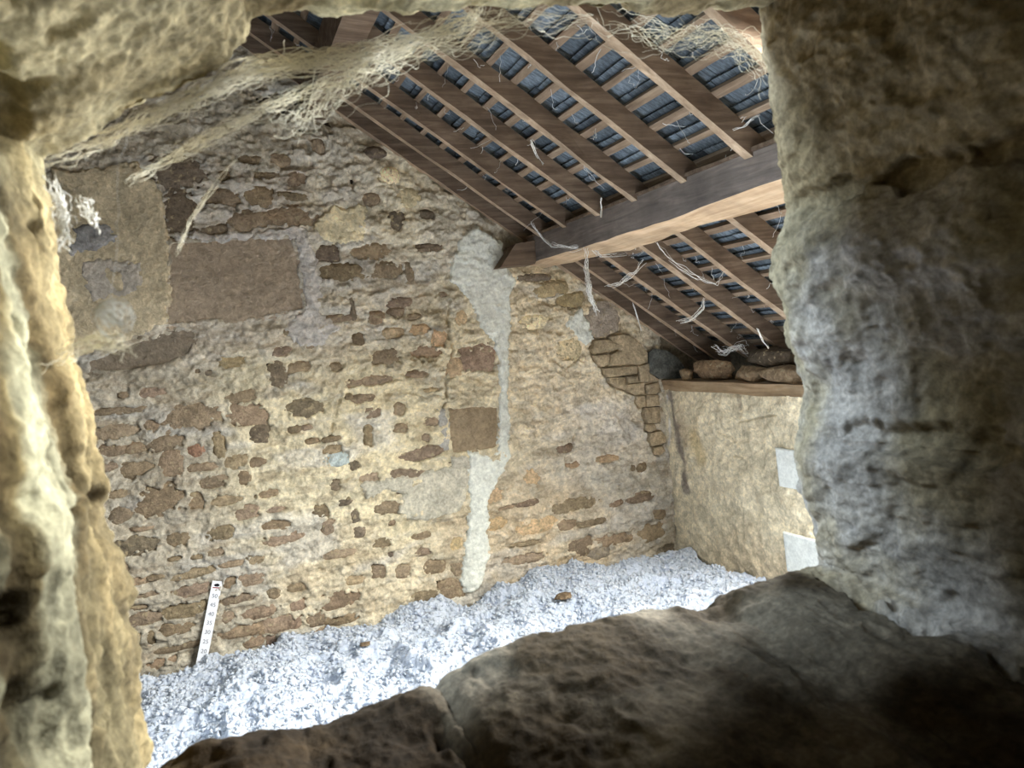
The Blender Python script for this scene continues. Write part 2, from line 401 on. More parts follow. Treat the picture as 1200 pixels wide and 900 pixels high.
for cx, cy, pw, ph, tone in ST:
    p = onY(cx, cy, G); q = onY(cx+1, cy, G); r = onY(cx, cy+1, G)
    kx = math.hypot(q[0]-p[0], q[2]-p[2]); kz = math.hypot(r[0]-p[0], r[2]-p[2])
    STW.append((p[0], p[2], pw*kx*0.5, ph*kz*0.5, rnd.uniform(-0.06, 0.06), tone))

def relief(X, Z):
    """mortar relief of the gable, metres towards the loft"""
    px, py = proj(np.stack([X, np.full(X.shape, G), Z], -1))
    low = fbm(X*1.6, Z*1.6, oct=3, seed=3)*0.010
    c = Z + 0.022*fbm(X*1.7, Z*1.7, oct=3, seed=5)
    band = fbm(X*3.2, c*17, oct=2, seed=9)
    mid = fbm(X*13, Z*20, oct=3, seed=21)
    fine = fbm(X*44, Z*52, oct=3, seed=31)
    rough = 1.0 - 0.75*sstep(-0.02, 0.06, poly_sd(POLY['plaster'], X, Z))
    rocky = sstep(300, 150, py)*sstep(350, 420, px) + sstep(470, 380, py)*sstep(600, 640, px)
    zr = zroof(X); edge = sstep(-0.30, 0.02, Z-zr)
    up = fbm(X*7, Z*7, oct=3, seed=77)
    d = low + rough*(0.011*band + 0.011*mid + 0.007*fine) + rocky*0.016*up
    d = d - edge*(0.02+0.05*np.clip(up+0.2, 0, 1))*sstep(380, 420, px)
    return d, px, py, band, mid
ZONES = [(440,480,150,180,(222,204,158)),(650,440,95,120,(230,210,170)),(700,495,55,55,(212,203,186)),(700,565,75,40,(206,199,182)),
         (350,395,120,32,(184,174,160)),(470,225,80,70,(228,214,180)),(400,190,60,40,(196,186,168)),(540,260,40,40,(200,190,170)),(430,330,70,60,(186,174,156)),(430,690,100,50,(210,192,156)),
         (620,640,110,60,(208,184,146)),(300,235,90,40,(188,178,164)),(640,350,50,40,(210,190,148)),(240,330,40,40,(178,164,140)),
         (360,560,60,90,(206,192,156)),(310,450,50,40,(190,178,146)),(730,430,40,40,(226,208,172))]
def wall_color(X, Z, px, py, band, mid):
    wsum = np.full(X.shape, 0.55); base = np.array(lin((168,157,136)))
    C = wsum[..., None]*base
    jx = px + 22*fbm(X*3, Z*3, oct=3, seed=41); jy = py + 22*fbm(X*3, Z*3, oct=3, seed=43)
    for cx, cy, rx, ry, c in ZONES:
        g_ = np.exp(-1.4*(((jx-cx)/rx)**2 + ((jy-cy)/ry)**2)**1.3)*2.2
        C = C + g_[..., None]*np.array(lin(c)); wsum = wsum + g_
    C = C/wsum[..., None]*1.22
    C = C*0.78+0.22*C.mean(-1, keepdims=True)*np.array([1.05, 1.0, 0.95])
    dirt = sstep(0.25, 0.9, fbm(X*6, Z*9, oct=4, seed=51))          # bare sandy scars in the mortar
    C = C*(1-0.2*dirt[..., None]*np.array([1.0, 1.08, 1.22]))
    scar = sstep(0.42, 0.62, fbm(X*9, Z*22, oct=4, seed=55, gain=0.6))*(1-sstep(-0.02, 0.02, poly_sd(POLY['plaster'], X, Z)))
    C = C*(1-0.38*scar[..., None]) + 0.38*scar[..., None]*np.array(lin((140,122,98)))
    chalk = sstep(0.5, 0.75, fbm(X*12, Z*24, oct=4, seed=57, gain=0.6))
    C = C*(1-0.4*chalk[..., None]) + 0.4*chalk[..., None]*np.array(lin((216,206,184)))
    pale = sstep(0.35, 0.9, fbm(X*2.4, Z*6, oct=3, seed=61))
    C = C*(1-0.5*pale[..., None]) + 0.5*pale[..., None]*C.mean(-1, keepdims=True)*np.array([1.16, 1.10, 1.0])
    return C

# ---- wall grid
NX, NZ = 700, 640
xs = np.linspace(-1.35, XS+0.06, NX); zs = np.linspace(0.0, 3.95, NZ)
X, Z = np.meshgrid(xs, zs)
d, px, py, band, mid = relief(X, Z)
Cw = wall_color(X, Z, px, py, band, mid)
pit = np.zeros(X.shape)
dx, dz = xs[1]-xs[0], zs[1]-zs[0]
warp = 0.7*fbm(X*16, Z*24, oct=3, seed=81)+0.5*fbm(X*48, Z*60, oct=2, seed=83)
for (cx, cz, a, b_, th, tone) in STW:
    i0, i1 = int((cx-1.8*a-.03-xs[0])/dx), int((cx+1.8*a+.03-xs[0])/dx)+2
    j0, j1 = int((cz-1.8*b_-.03)/dz), int((cz+1.8*b_+.03)/dz)+2
    s = (slice(max(j0, 0), j1), slice(max(i0, 0), i1))
    u = (X[s]-cx)*math.cos(th)+(Z[s]-cz)*math.sin(th); v = -(X[s]-cx)*math.sin(th)+(Z[s]-cz)*math.cos(th)
    r = (np.abs(u/a)**2.6+np.abs(v/b_)**2.6)**(1/2.6) + 0.5*warp[s]
    pit[s] = np.maximum(pit[s], sstep(1.12, 0.86, r))
for k in ('big', 'low', 'band'):
    pit = np.maximum(pit, 1.8*sstep(-0.004, 0.010, poly_sd(POLY[k], X, Z)+0.006*warp))
for P in CPOLY:
    pit = np.maximum(pit, sstep(-0.012, -0.003, poly_sd(P, X, Z)+0.004*warp))
d = d - 0.030*pit
for P, wd, dep in CRACKS:
    sd = seg_d(wallpoly(P), X, Z) + 0.006*fbm(X*30, Z*30, oct=2, seed=91)
    d = d - dep*sstep(wd*1.3, wd*0.3, sd)
keep = Z < zroof(X, 0.16)
V = np.stack([X, G-d, Z], -1).reshape(-1, 3)
V, Fq, Cc = compact(V, grid_faces(NX, NZ, keep), Cw.reshape(-1, 3))
wall_back = mesh_obj('wall_back', V, Fq, M_mortar, colors=Cc)
tag(wall_back, kind='structure', label='cream rubble stone gable wall with crumbling lime mortar')

def lowrelief(x, z): return float(fbm(np.array([x*1.6]), np.array([z*1.6]), oct=3, seed=3)[0]*0.010)
# ---- the stones in it
for si, (cx, cz, a, b_, th, tone) in enumerate(STW):
    n = 12 if a < 0.05 else 16
    rr = random.Random(si*3+1)
    V, F = [], []
    base = lowrelief(cx, cz) + (-0.030 if tone == 'k' else rr.uniform(-0.006, 0.002))
    V.append((cx, G-base-0.003, cz))
    ks = (0.5, 1.0, 1.5)
    jit = [rr.uniform(0.92, 1.1) for _ in range(n)]
    for ri, k in enumerate(ks):
        for j in range(n):
            t = 2*math.pi*j/n; ct, s_ = math.cos(t), math.sin(t)
            q = (abs(ct)**2.6+abs(s_)**2.6)**(-1/2.6)*k*jit[j]
            u, v = a*q*ct, b_*q*s_
            dd = base + rr.uniform(-0.004, 0.004) - (0.022 if ri == 2 else 0.0)
            V.append((cx+u*math.cos(th)-v*math.sin(th), G-dd, cz+u*math.sin(th)+v*math.cos(th)))
    for j in range(n):
        F.append((0, 1+j, 1+(j+1) % n))
        for ri in range(2):
            o_ = 1+ri*n
            F.append((o_+j, o_+n+j, o_+n+(j+1) % n, o_+(j+1) % n))
    o = mesh_obj('stone', V, F, M_stone, wall_back)
    c = np.array(lin(TONE[tone]))*rr.uniform(1.1, 1.65)*np.array([1, rr.uniform(.97, 1.03), rr.uniform(.93, 1.06)])
    o.color = tuple(c)+(1,)

def wall_patch(name, P, raise_, mat, color=None, tint=None, grow=0.0, level=None, res=0.006, jag=0.012, rim=0.018, smooth_rel=0.5, seed=0, label=None):
    """a piece lying in or on the gable: its own mesh over the polygon, edges tucked below the mortar"""
    lo, hi = P.min(0)-0.03-grow, P.max(0)+0.03+grow
    nx, nz = max(int((hi[0]-lo[0])/res), 8), max(int((hi[1]-lo[1])/res), 8)
    X, Z = np.meshgrid(np.linspace(lo[0], hi[0], nx), np.linspace(lo[1], hi[1], nz))
    sd = poly_sd(P, X, Z)+grow+jag*(fbm(X*18, Z*18, oct=3, seed=seed+5)+0.6*fbm(X*60, Z*60, oct=2, seed=seed+6))
    if level is None:
        d, *_ = relief(X, Z)
        d0 = fbm(X*1.6, Z*1.6, oct=3, seed=3)*0.010
        own = 0.005*fbm(X*11, Z*9, oct=3, seed=seed+101) + 0.003*fbm(X*40, Z*40, oct=2, seed=seed+111)
        d = d*(1-smooth_rel)+(d0+own)*smooth_rel
        d = d + raise_*sstep(0, rim, sd) - 0.03*sstep(0.004, -0.006, sd)
    else:
        d = fbm(X*1.6, Z*1.6, oct=3, seed=3)*0.010 + level + 0.0022*fbm(X*30, Z*30, oct=3, seed=seed)
    V = np.stack([X, G-d, Z], -1).reshape(-1, 3)
    F = grid_faces(nx, nz, sd > -0.010)
    C = None
    if color is not None:
        C = np.ones((len(V), 3))*np.array(lin(color))
    V, F, C = compact(V, F, C)
    o = mesh_obj(name, V, F, mat, wall_back, colors=C)
    if tint is not None: o.color = L4(tint)
    if label: o['label'] = label
    return o
wall_patch('dressed_block', POLY['big'], 0, M_ashlar, tint=(180,162,140), grow=0.02, level=-0.009, label='large dressed brown block in the gable')
wall_patch('dressed_block', POLY['low'], 0, M_ashlar, tint=(166,146,118), grow=0.02, level=-0.008, seed=3)
wall_patch('dressed_block', POLY['band'], 0, M_ashlar, tint=(140,127,110), grow=0.02, level=-0.010, seed=7)
wall_patch('mortar_repair', POLY['repair'], 0.016, M_repair, smooth_rel=0.7, seed=13, jag=0.012, label='pale lime repair running down the crack')
wall_patch('mortar_repair', POLY['limeb'], 0.016, M_repair, smooth_rel=0.6, seed=15)
wall_patch('mortar_strip', POLY['strip'], 0.008, M_mortar, color=(178,172,162), smooth_rel=0.6, seed=16)
wall_patch('plaster_patch', POLY['plaster'], 0.012, M_mortar, color=(198,182,152), smooth_rel=0.8, seed=17)
wall_patch('plaster_patch', POLY['grey1'], 0.020, M_mortar, color=(160,156,152), smooth_rel=0.9, seed=19)
wall_patch('plaster_patch', POLY['grey2'], 0.017, M_mortar, color=(184,174,160), smooth_rel=0.9, seed=20)
wall_patch('plaster_patch', POLY['cream'], 0.016, M_mortar, color=(232,216,178), smooth_rel=0.7, seed=23)
wall_patch('plaster_patch', POLY['greyb'], 0.012, M_mortar, color=(198,190,170), smooth_rel=0.7, seed=29)
wall_patch('plaster_patch', POLY['smooth'], 0.008, M_mortar, color=(190,182,164), smooth_rel=0.6, seed=31)
wall_patch('mortar_band', POLY['topm'], 0.010, M_mortar, color=(208,200,190), smooth_rel=0.5, seed=37, jag=0.012)
for i, P in enumerate(CPOLY):                       # dry-laid stones at the eaves corner
    rr = random.Random(i+50); n = len(P); c = P.mean(0)
    dep = rr.uniform(0.012, 0.03)
    V, F = [(c[0], G-dep-0.004, c[1])], []
    for k, dd in ((0.6, dep+0.002), (0.97, dep-0.002), (1.03, dep-0.016), (1.03, -0.12)):
        for p in P:
            q = c+(p-c)*k
            V.append((q[0]+rr.uniform(-.002, .002), G-dd-rr.uniform(-.003, .003), q[1]+rr.uniform(-.002, .002)))
    for j in range(n):
        F.append((0, 1+j, 1+(j+1) % n))
        for ri in range(3):
            o_ = 1+ri*n; F.append((o_+j, o_+n+j, o_+n+(j+1) % n, o_+(j+1) % n))
    o = mesh_obj('stone', V, F, M_stone, wall_back, smooth=False)
    o.color = tuple(np.array(lin((172,154,126)))*rr.uniform(.9, 1.25))+(1,)

# ------------------------------------------------------------------ eaves wall
EY = np.linspace(0.6, G+0.05, 420); EZ = np.linspace(0.0, H-0.475, 190)
Y_, Z_ = np.meshgrid(EY, EZ)
d = fbm(Y_*2, Z_*2, oct=3, seed=201)*0.012 + fbm(Y_*9, Z_*9, oct=4, seed=203)*0.010 + fbm(Y_*30, Z_*30, oct=2, seed=205)*0.004
P_ = np.stack([np.full(Y_.shape, XS), Y_, Z_], -1)
px, py = proj(P_)
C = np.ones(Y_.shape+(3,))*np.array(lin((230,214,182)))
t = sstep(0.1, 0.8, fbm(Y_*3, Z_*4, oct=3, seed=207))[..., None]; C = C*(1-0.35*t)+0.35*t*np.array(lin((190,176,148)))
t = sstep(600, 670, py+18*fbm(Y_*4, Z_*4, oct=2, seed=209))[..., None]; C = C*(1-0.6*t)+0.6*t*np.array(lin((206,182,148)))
def stain(P, wd):
    q = [onX(x, y, XS) for x, y in P]; q = np.array([[v[1], v[2]] for v in q]); return sstep(wd, wd*0.2, seg_d(q, Y_, Z_)+0.02*fbm(Y_*14, Z_*8, oct=3, seed=211))
for P, wd, cc, k in (([(785,462),(792,500),(800,545),(803,575)], 0.045, (120,106,100), 0.8), ([(862,455),(866,485)], 0.02, (120,104,88), 0.6),
                     ([(797,480),(803,520)], 0.06, (170,148,120), 0.5), ([(812,510),(820,535)], 0.09, (196,170,118), 0.6), ([(782,465),(784,520)], 0.02, (230,224,222), 0.6)):
    t = (stain(P, wd)*k)[..., None]; C = C*(1-t)+t*np.array(lin(cc))
for P in ([(836,488),(838,505),(850,512),(860,518)], [(862,495),(900,487),(908,487)], [(826,470),(818,478)], [(864,540),(868,536),(858,534)]):
    q = np.array([onX(x, y, XS)[1:] for x, y in P]); d = d-0.015*sstep(0.006, 0.002, seg_d(q, Y_, Z_)+0.004*fbm(Y_*30, Z_*30, oct=2, seed=213))
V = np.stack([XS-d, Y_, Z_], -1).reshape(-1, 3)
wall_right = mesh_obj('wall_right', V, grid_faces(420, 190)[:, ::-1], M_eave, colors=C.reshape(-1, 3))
tag(wall_right, kind='structure', label='low cream plastered eaves wall under the timber plate')
for quad in ([(912,524),(950,529),(966,578),(917,569)], [(921,622),(975,636),(985,690),(926,668)]):
    q = [onX(x, y, XS) for x, y in quad]
    V, F = [], []
    for k, e in ((1.0, 0.0), (1.0, 0.022), (0.93, 0.027)):
        c = np.mean(q, 0)
        for p in q:
            r = c+(p-c)*k; V.append((XS-e, r[1], r[2]))
    F = [(8, 9, 10, 11)] + [(a+j, a+(j+1) % 4, a+4+(j+1) % 4, a+4+j) for a in (0, 4) for j in range(4)]
    o = mesh_obj('plaster_block', V, F, rock_mat('white_plaster', (226,226,218), 10, 60, .9, 1.06, .5, .004) if 'white_plaster' not in bpy.data.materials else bpy.data.materials['white_plaster'], wall_right, smooth=False)
    o['label'] = 'square white plaster block in the eaves wall'

# ------------------------------------------------------------------ roof timbers
ORD = ['against the gable wall', 'first out from the gable wall', 'second out from the gable wall', 'third out from the gable wall',
       'fourth out from the gable wall', 'fifth out from the gable wall', 'sixth out from the gable wall', 'seventh out from the gable wall', 'next to the cross wall']
RY = [4.275, 4.045, 3.725, 3.345, 2.995, 2.605, 2.20, 1.80, 0.78]
for i, y in enumerate(RY):
    path = [(x, y, zroof(x)) for x in np.linspace(-0.62, 3.32, 26)]
    w_, h_ = 0.045+0.006*rnd.random(), 0.106
    sec = lambda k, t: [(0, 0, 0), (0, w_, 0.003), (0, w_, h_), (0, 0, h_)]
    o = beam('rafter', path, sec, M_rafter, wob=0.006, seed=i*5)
    o.data.materials.append(M_raftlit)  # lit underside and shaded sides are put in by the two wood colours
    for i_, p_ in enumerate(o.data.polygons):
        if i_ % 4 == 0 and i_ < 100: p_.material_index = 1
    tag(o, 'brown sawn roof rafter, '+ORD[i], 'rafter', 'rafters of the slate roof')
# main purlin: vertical dark side, paler waney underside
pe = [(633,312,4.34),(690,303,None),(746.7,291.7,None),(813,268,None),(870,252,None),(921,238,None),(960,226,None)]
def soff(x, y):
    r = ray(x, y); t = (0.425+0.19*1.938)/(r[2]+0.19*r[0]); p = r*t; return p[0], p[1]
ed = sorted([(soff(a, b_)[1], soff(a, b_)[0]) for a, b_, _ in pe])
ys = np.linspace(0.62, 4.32, 34)
xe = np.interp(ys, [e[0] for e in ed], [min(max(e[1], 2.10), 2.22) for e in ed])
zl_ = np.interp(ys, [1.0, 2.06, 2.37, 2.9, 4.3], [0.475, 0.453, 0.439, 0.424, 0.425])
path = [(1.938, y, H+z) for y, z in zip(ys, zl_)]
def psec(i, t):
    wv = 0.006*math.sin(i*0.9)+0.004*math.sin(i*2.3)
    xr = xe[i]+wv; zl = -0.19*(xr-1.938)-(zl_[i]-0.425); zb = H+zl_[i]
    return [(0, 0, 0.0+wv*.4), (xr-1.938-0.02, 0, zl), (xr-1.938, 0, zl+0.02), (xr-1.938, 0, zroof(xr)-zb+0.006), (0.03, 0, zroof(1.968)-zb+0.012), (0.004, 0, H+0.582-zb)]
purlin = empty('purlin', (1.938, 4.3, H+0.425))
tag(purlin, 'heavy grey oak purlin carrying the rafters, pale worn underside', 'beam')
tm = attach(beam('timber', path, psec, M_purlin, wob=0.004, seed=3), purlin)
tm.data.materials.append(M_soffit)
for i_, p_ in enumerate(tm.data.polygons):
    if i_ % 6 in (0, 1) and len(p_.vertices) == 4: p_.material_index = 1
blk = [onY(584, 314, 4.2), onY(601, 287, 4.2), onY(634, 281, 4.2), onY(624, 310, 4.2)]
V = [np.array([p[0], y, p[2]]) for y in (4.16, 4.34) for p in blk]
attach(mesh_obj('bearing_block', V, [(0,1,2,3),(4,7,6,5),(0,4,5,1),(1,5,6,2),(2,6,7,3),(3,7,4,0)], M_rafter, smooth=False), purlin)
attach(beam('edge_fillet', [(1.932, y, H+0.578) for y in ys], lambda i, t: [(0, 0, 0), (0.03, 0, 0), (0.03, 0, 0.014), (0, 0, 0.014)], M_rafter, wob=0.003, seed=9), purlin)
ux0 = 0.66
up = beam('purlin', [(ux0, y, zroof(ux0)-0.17) for y in np.linspace(0.62, 4.32, 16)],
          lambda i, t: [(0, 0, 0), (0.13, 0, -0.01), (0.13, 0, 0.17-SL*0.13), (0, 0, 0.165)], M_rafter, wob=0.008, seed=33)
tag(up, 'reddish brown upper purlin ending in the gable beside a dark gap', 'beam')
rb = beam('ridge_board', [(-0.62, y, zroof(-0.62)-0.06) for y in np.linspace(0.62, 4.32, 6)], lambda i, t: [(0, 0, 0), (0.035, 0, 0), (0.035, 0, 0.2), (0, 0, 0.2)], M_rafter, wob=0.003, seed=35)
tag(rb, 'brown ridge board where both roof slopes meet', 'beam')

# battens
BX = [1.367+0.1055*k for k in range(-17, 18)]
NTH = 'first second third fourth fifth sixth seventh eighth ninth tenth eleventh twelfth thirteenth fourteenth fifteenth sixteenth seventeenth eighteenth nineteenth twentieth twenty-first twenty-second twenty-third twenty-fourth'.split()
for i, bx in enumerate(BX):
    off = 0.104
    y0 = SKY_Y[1]+0.03 if SKY_X[0]-0.05 < bx < SKY_X[1]+0.05 else 0.64
    tw = rnd.uniform(-0.006, 0.006)
    hw = 0.016+rnd.uniform(-.003, .005)
    path = [(bx+tw*(y-3)+rnd.uniform(-.002, .002), y, zroof(bx+tw*(y-3), off)) for y in np.linspace(y0, 4.33, 10)]
    sec = lambda k, t: [(-hw*CA, 0, hw*SA), (hw*CA, 0, -hw*SA), (hw*CA+0.022*SA, 0, -hw*SA+0.022*CA), (-hw*CA+0.022*SA, 0, hw*SA+0.022*CA)]
    o = beam('batten', path, sec, M_batten, wob=0.003, seed=200+i)
    nth = sum(1 for q in BX if (bx < q < 1.938) or (1.938 < q < bx))
    tag(o, 'thin sawn slating batten, %s one %s from the grey purlin' % (NTH[nth], 'up' if bx < 1.938 else 'down'), 'batten', 'slating battens under the slates')

# slates and the roof skin above them
SK = 0.245
def skin_quads():
    x0, x1, y0, y1 = -0.75, 3.45, 0.45, 4.6
    xa, xb, ya, yb = SKY_X[0], SKY_X[1], SKY_Y[0], SKY_Y[1]
    R = [(x0, xa, y0, y1), (xb, x1, y0, y1), (xa, xb, y0, ya), (xa, xb, yb, y1)]
    V, F = [], []
    for a, b_, c, e in R:
        n = len(V)
        for x, y in ((a, c), (b_, c), (b_, e), (a, e)): V.append((x, y, zroof(x, SK)))
        for x, y in ((a, c), (b_, c), (b_, e), (a, e)): V.append((x, y, zroof(x, SK+0.02)))
        F += [(n, n+1, n+2, n+3), (n+4, n+7, n+6, n+5)] + [(n+j, n+4+j, n+4+(j+1) % 4, n+(j+1) % 4) for j in range(4)]
    R = [(-4.2, FAR_X[0], y0, y1), (FAR_X[1], -0.55, y0, y1), (FAR_X[0], FAR_X[1], y0, FAR_Y[0]), (FAR_X[0], FAR_X[1], FAR_Y[1], y1)]
    for a, b_, c, e in R:
        n = len(V)
        for x, y in ((a, c), (b_, c), (b_, e), (a, e)): V.append((x, y, zfar(x, 0.19)))
        for x, y in ((a, c), (b_, c), (b_, e), (a, e)): V.append((x, y, zfar(x, 0.21)))
        F += [(n, n+1, n+2, n+3), (n+4, n+7, n+6, n+5)] + [(n+j, n+4+j, n+4+(j+1) % 4, n+(j+1) % 4) for j in range(4)]
    return V, F
V, F = skin_quads()
roof = mesh_obj('roof', V, F, rock_mat('roof_back', (58,62,68), 10, 60, rough=0.8), None, smooth=False)
tag(roof, kind='structure', label='dark slate roof slope seen from below')
slate_var = []
for vi in range(6):
    rr = random.Random(vi+300)
    wd, ln, th = 1.0, 0.30, 0.007
    V = [(-0.01+rr.uniform(-.004, .004), 0, 0), (ln, 0, 0.004), (ln+rr.uniform(-.006, .006), 1, 0.004), (-0.01+rr.uniform(-.004, .004), 1, 0), ]
    V += [(a, b_, c+th) for a, b_, c in V]
    me = bpy.data.meshes.new('slate')
    me.from_pydata(V, [], [(0,3,2,1),(4,5,6,7),(0,1,5,4),(1,2,6,5),(2,3,7,6),(3,0,4,7)]); me.update()
    me.materials.append(M_slate); slate_var.append(me)
nsl = 0; rest = []
for r_, bx in enumerate(BX):
    y = 0.66 - rnd.uniform(0, 0.2)
    while y < 4.36:
        wd = rnd.choice((0.2, 0.22, 0.25, 0.28))
        if not (SKY_X[0]-0.3 < bx < SKY_X[1]+0.02 and SKY_Y[0]-0.2 < y < SKY_Y[1]-0.02):
            ox = bx - 0.016; off = 0.132
            tilt = 0.075 + rnd.uniform(-0.012, 0.012); yaw = rnd.uniform(-0.02, 0.02)
            # local x runs down the slope, local z away from the loft
            ex = np.array([CA, 0, -SA]); ez = np.array([SA, 0, CA]); ey = np.array([0, 1.0, 0])
            ex2 = ex*math.cos(tilt)+ez*math.sin(tilt); ez2 = ez*math.cos(tilt)-ex*math.sin(tilt)
            ex3 = ex2*math.cos(yaw)+ey*math.sin(yaw); ey3 = ey*math.cos(yaw)-ex2*math.sin(yaw)
            loc = np.array([ox, y, zroof(ox, off)])
            Mx = Matrix([[ex3[i], ey3[i]*(wd-0.004), ez2[i], loc[i]] for i in range(3)]+[[0, 0, 0, 1]])
            qx, qy = proj(loc+np.array([0.06, wd/2, -0.04]))
            vis = 280 < qx < 960 and -25 < qy < 470 and y > 1.75 and bx > 0.45
            if vis and nsl < 300:
                o = bpy.data.objects.new('slate', rnd.choice(slate_var)); col.objects.link(o)
                o.parent = roof; o.matrix_world = Mx
                k = rnd.uniform(0.7, 1.9)
                o.color = tuple(np.array(lin((90, 98, 104)))*k)+(1,)
                nsl += 1
            else:
                rest.append((Mx, rnd.choice(slate_var)))
        y += wd
V, F = [], []
for Mx, me in rest:
    n = len(V)
    V += [tuple(Mx @ v.co) for v in me.vertices]
    F += [tuple(n+i for i in p.vertices) for p in me.polygons]
o = mesh_obj('slate_courses', V, F, M_slate, roof, smooth=False); o.color = L4((78, 88, 98)); o['kind'] = 'stuff'
print('slates', nsl, 'rest', len(rest))

# rooflight
def rooflight(name, XX, YY, zf, label):
    win = empty(name, (sum(XX)/2, sum(YY)/2, zf(sum(XX)/2, 0.1))); tag(win, kind='structure', label=label)
    def bar(n_, xa, xb, ya, yb, o0, o1, mat):
        V = [(x, y, zf(x, o)) for o in (o0, o1) for x, y in ((xa, ya), (xb, ya), (xb, yb), (xa, yb))]
        return attach(mesh_obj(n_, V, [(0,3,2,1),(4,5,6,7),(0,1,5,4),(1,2,6,5),(2,3,7,6),(3,0,4,7)], mat, smooth=False), win)
    (xa, xb), (ya, yb) = XX, YY
    for q in ((xa-.03, xa, ya-.03, yb+.03), (xb, xb+.03, ya-.03, yb+.03), (xa, xb, ya-.03, ya), (xa, xb, yb, yb+.03)):
        bar('window_frame', *q, 0.1, 0.32, M_rafter)
    bar('glass_pane', xa, xb, ya, yb, 0.30, 0.305, M_glass)
rooflight('window_1', SKY_X, SKY_Y, zroof, 'framed rooflight in the near slate slope')
rooflight('window_2', FAR_X, FAR_Y, zfar, 'framed rooflight in the far slate slope')

# ------------------------------------------------------------------ wall plate, loose stones, slab
PZ = H-0.415
pl = beam('wall_plate', [(XS-0.004, y, PZ-0.062) for y in np.linspace(0.62, 4.30, 20)],
          lambda i, t: [(0, 0, -0.004+0.004*math.sin(i*1.7)), (0.16, 0, 0), (0.16, 0, 0.062), (0, 0, 0.062+0.002*math.sin(i*2.1))], M_plate, wob=0.003, seed=71)
tag(pl, 'long sawn timber plate along the top of the eaves wall', 'beam')
box_mesh('wall_top_core', XS+0.16, XS+0.62, 0.6, G+0.05, 0.0, PZ-0.01, M_plain, wall_right)
box_mesh('wall_top_core', XS+0.40, XS+0.62, 0.6, G+0.05, PZ-0.02, H-0.20, M_plain, wall_right)
box_mesh('wall_return', XS+0.04, XS+0.66, G+0.02, G+0.2, 0.0, H+0.05, M_plain, wall_back)
box_mesh('wall_core', XS+0.03, XS+0.16, 0.6, G+0.05, 0.0, PZ-0.066, M_plain, wall_right)
def ico(sub=2):
    bm = bmesh.new(); bmesh.ops.create_icosphere(bm, subdivisions=sub, radius=1.0)
    V = np.array([v.co[:] for v in bm.verts]); F = np.array([[v.index for v in f.verts] for f in bm.faces]); bm.free(); return V, F
I1, I2, I3 = ico(1), ico(2), ico(3)
def rock(name, c, r, seed, tint, label, cat='stone', group=None, base=None, amp=0.25, flat=2.6):
    r_ = np.random.default_rng(seed+40)
    Q = r_.normal(size=(26, 3)); Q /= (np.abs(Q)**3.2).sum(1)[:, None]**(1/3.2); Q *= r_.uniform(0.86, 1.04, (26, 1))
    bm = bmesh.new()
    for q in Q: bm.verts.new(q)
    bmesh.ops.convex_hull(bm, input=bm.verts)
    bmesh.ops.delete(bm, geom=[v for v in bm.verts if not v.link_faces], context='VERTS')
    bmesh.ops.triangulate(bm, faces=bm.faces); bmesh.ops.subdivide_edges(bm, edges=bm.edges, cuts=2, use_grid_fill=True)
    bmesh.ops.triangulate(bm, faces=bm.faces); bm.verts.index_update()
    V2 = np.array([v.co[:] for v in bm.verts]); F = np.array([[v.index for v in f.verts] for f in bm.faces]); bm.free()
    k = 1+0.35*amp*fbm(V2[:, 0]*3+seed*3.1, V2[:, 1]*3, V2[:, 2]*3, oct=3, seed=seed)
    P = V2*k[:, None]*np.array(r)
    if base is None: base = c[2]-r[2]
    P = P+np.array([0, 0, c[2]])
    P[:, 2] = np.maximum(P[:, 2], base)
    P[:, 2] -= base
    o = mesh_obj(name, P, F, M_stone, smooth=False)
    o.location = (c[0], c[1], base); o.color = L4(tint)
    tag(o, label, cat, group); return o
def on_plate(x0, x1, y0, y1, X, depth, seed, tint, label, zb=PZ, amp=0.22, flat=3.0):
    a = onX(x0, (y0+y1)/2, X); b_ = onX(x1, (y0+y1)/2, X); t = onX((x0+x1)/2, y0, X); u = onX((x0+x1)/2, y1, X)
    h = t[2]-u[2]
    return rock('loose_stone', (X, (a[1]+b_[1])/2, zb+h*0.5), (depth, abs(a[1]-b_[1])/2, h*0.56), seed, tint, label, 'stone', base=zb-0.004, amp=amp, flat=flat)
on_plate(797, 811, 431, 444, XS+0.05, 0.035, 1, (150,128,100), 'small chipped stone on the wall plate beside the dark slab')
on_plate(815, 856, 421, 445, XS+0.09, 0.07, 2, (142,118,92), 'rounded brown stone on the wall plate under the rafter feet')
on_plate(853, 903, 431, 448, XS+0.08, 0.07, 3, (146,124,98), 'flat split stone lying on the wall plate')
on_plate(893, 956, 429, 449, XS+0.075, 0.07, 4, (150,128,102), 'long thick stone lying on the wall plate', amp=0.18)
on_plate(876, 934, 409, 432, XS+0.12, 0.07, 5, (96,84,70), 'dark rough stone perched on the flat stones of the plate', zb=PZ+0.085)
sp = [onY(680+x/7.5, 380+y/7.5, G-0.02) for x, y in ((598,250),(640,213),(750,232),(845,290),(912,385),(890,478),(690,478),(602,425))]
V = [(p[0], G-0.035, p[2]) for p in sp]+[(p[0], G-0.012, p[2]) for p in sp]
n = len(sp)
o = mesh_obj('slate_slab', V, [tuple(reversed(range(n))), tuple(range(n, 2*n))]+[(j, (j+1) % n, n+(j+1) % n, n+j) for j in range(n)], M_slate, smooth=False)
o.color = L4((92, 92, 86)); tag(o, 'dark grey slate slab propped against the gable on the wall plate', 'slate')

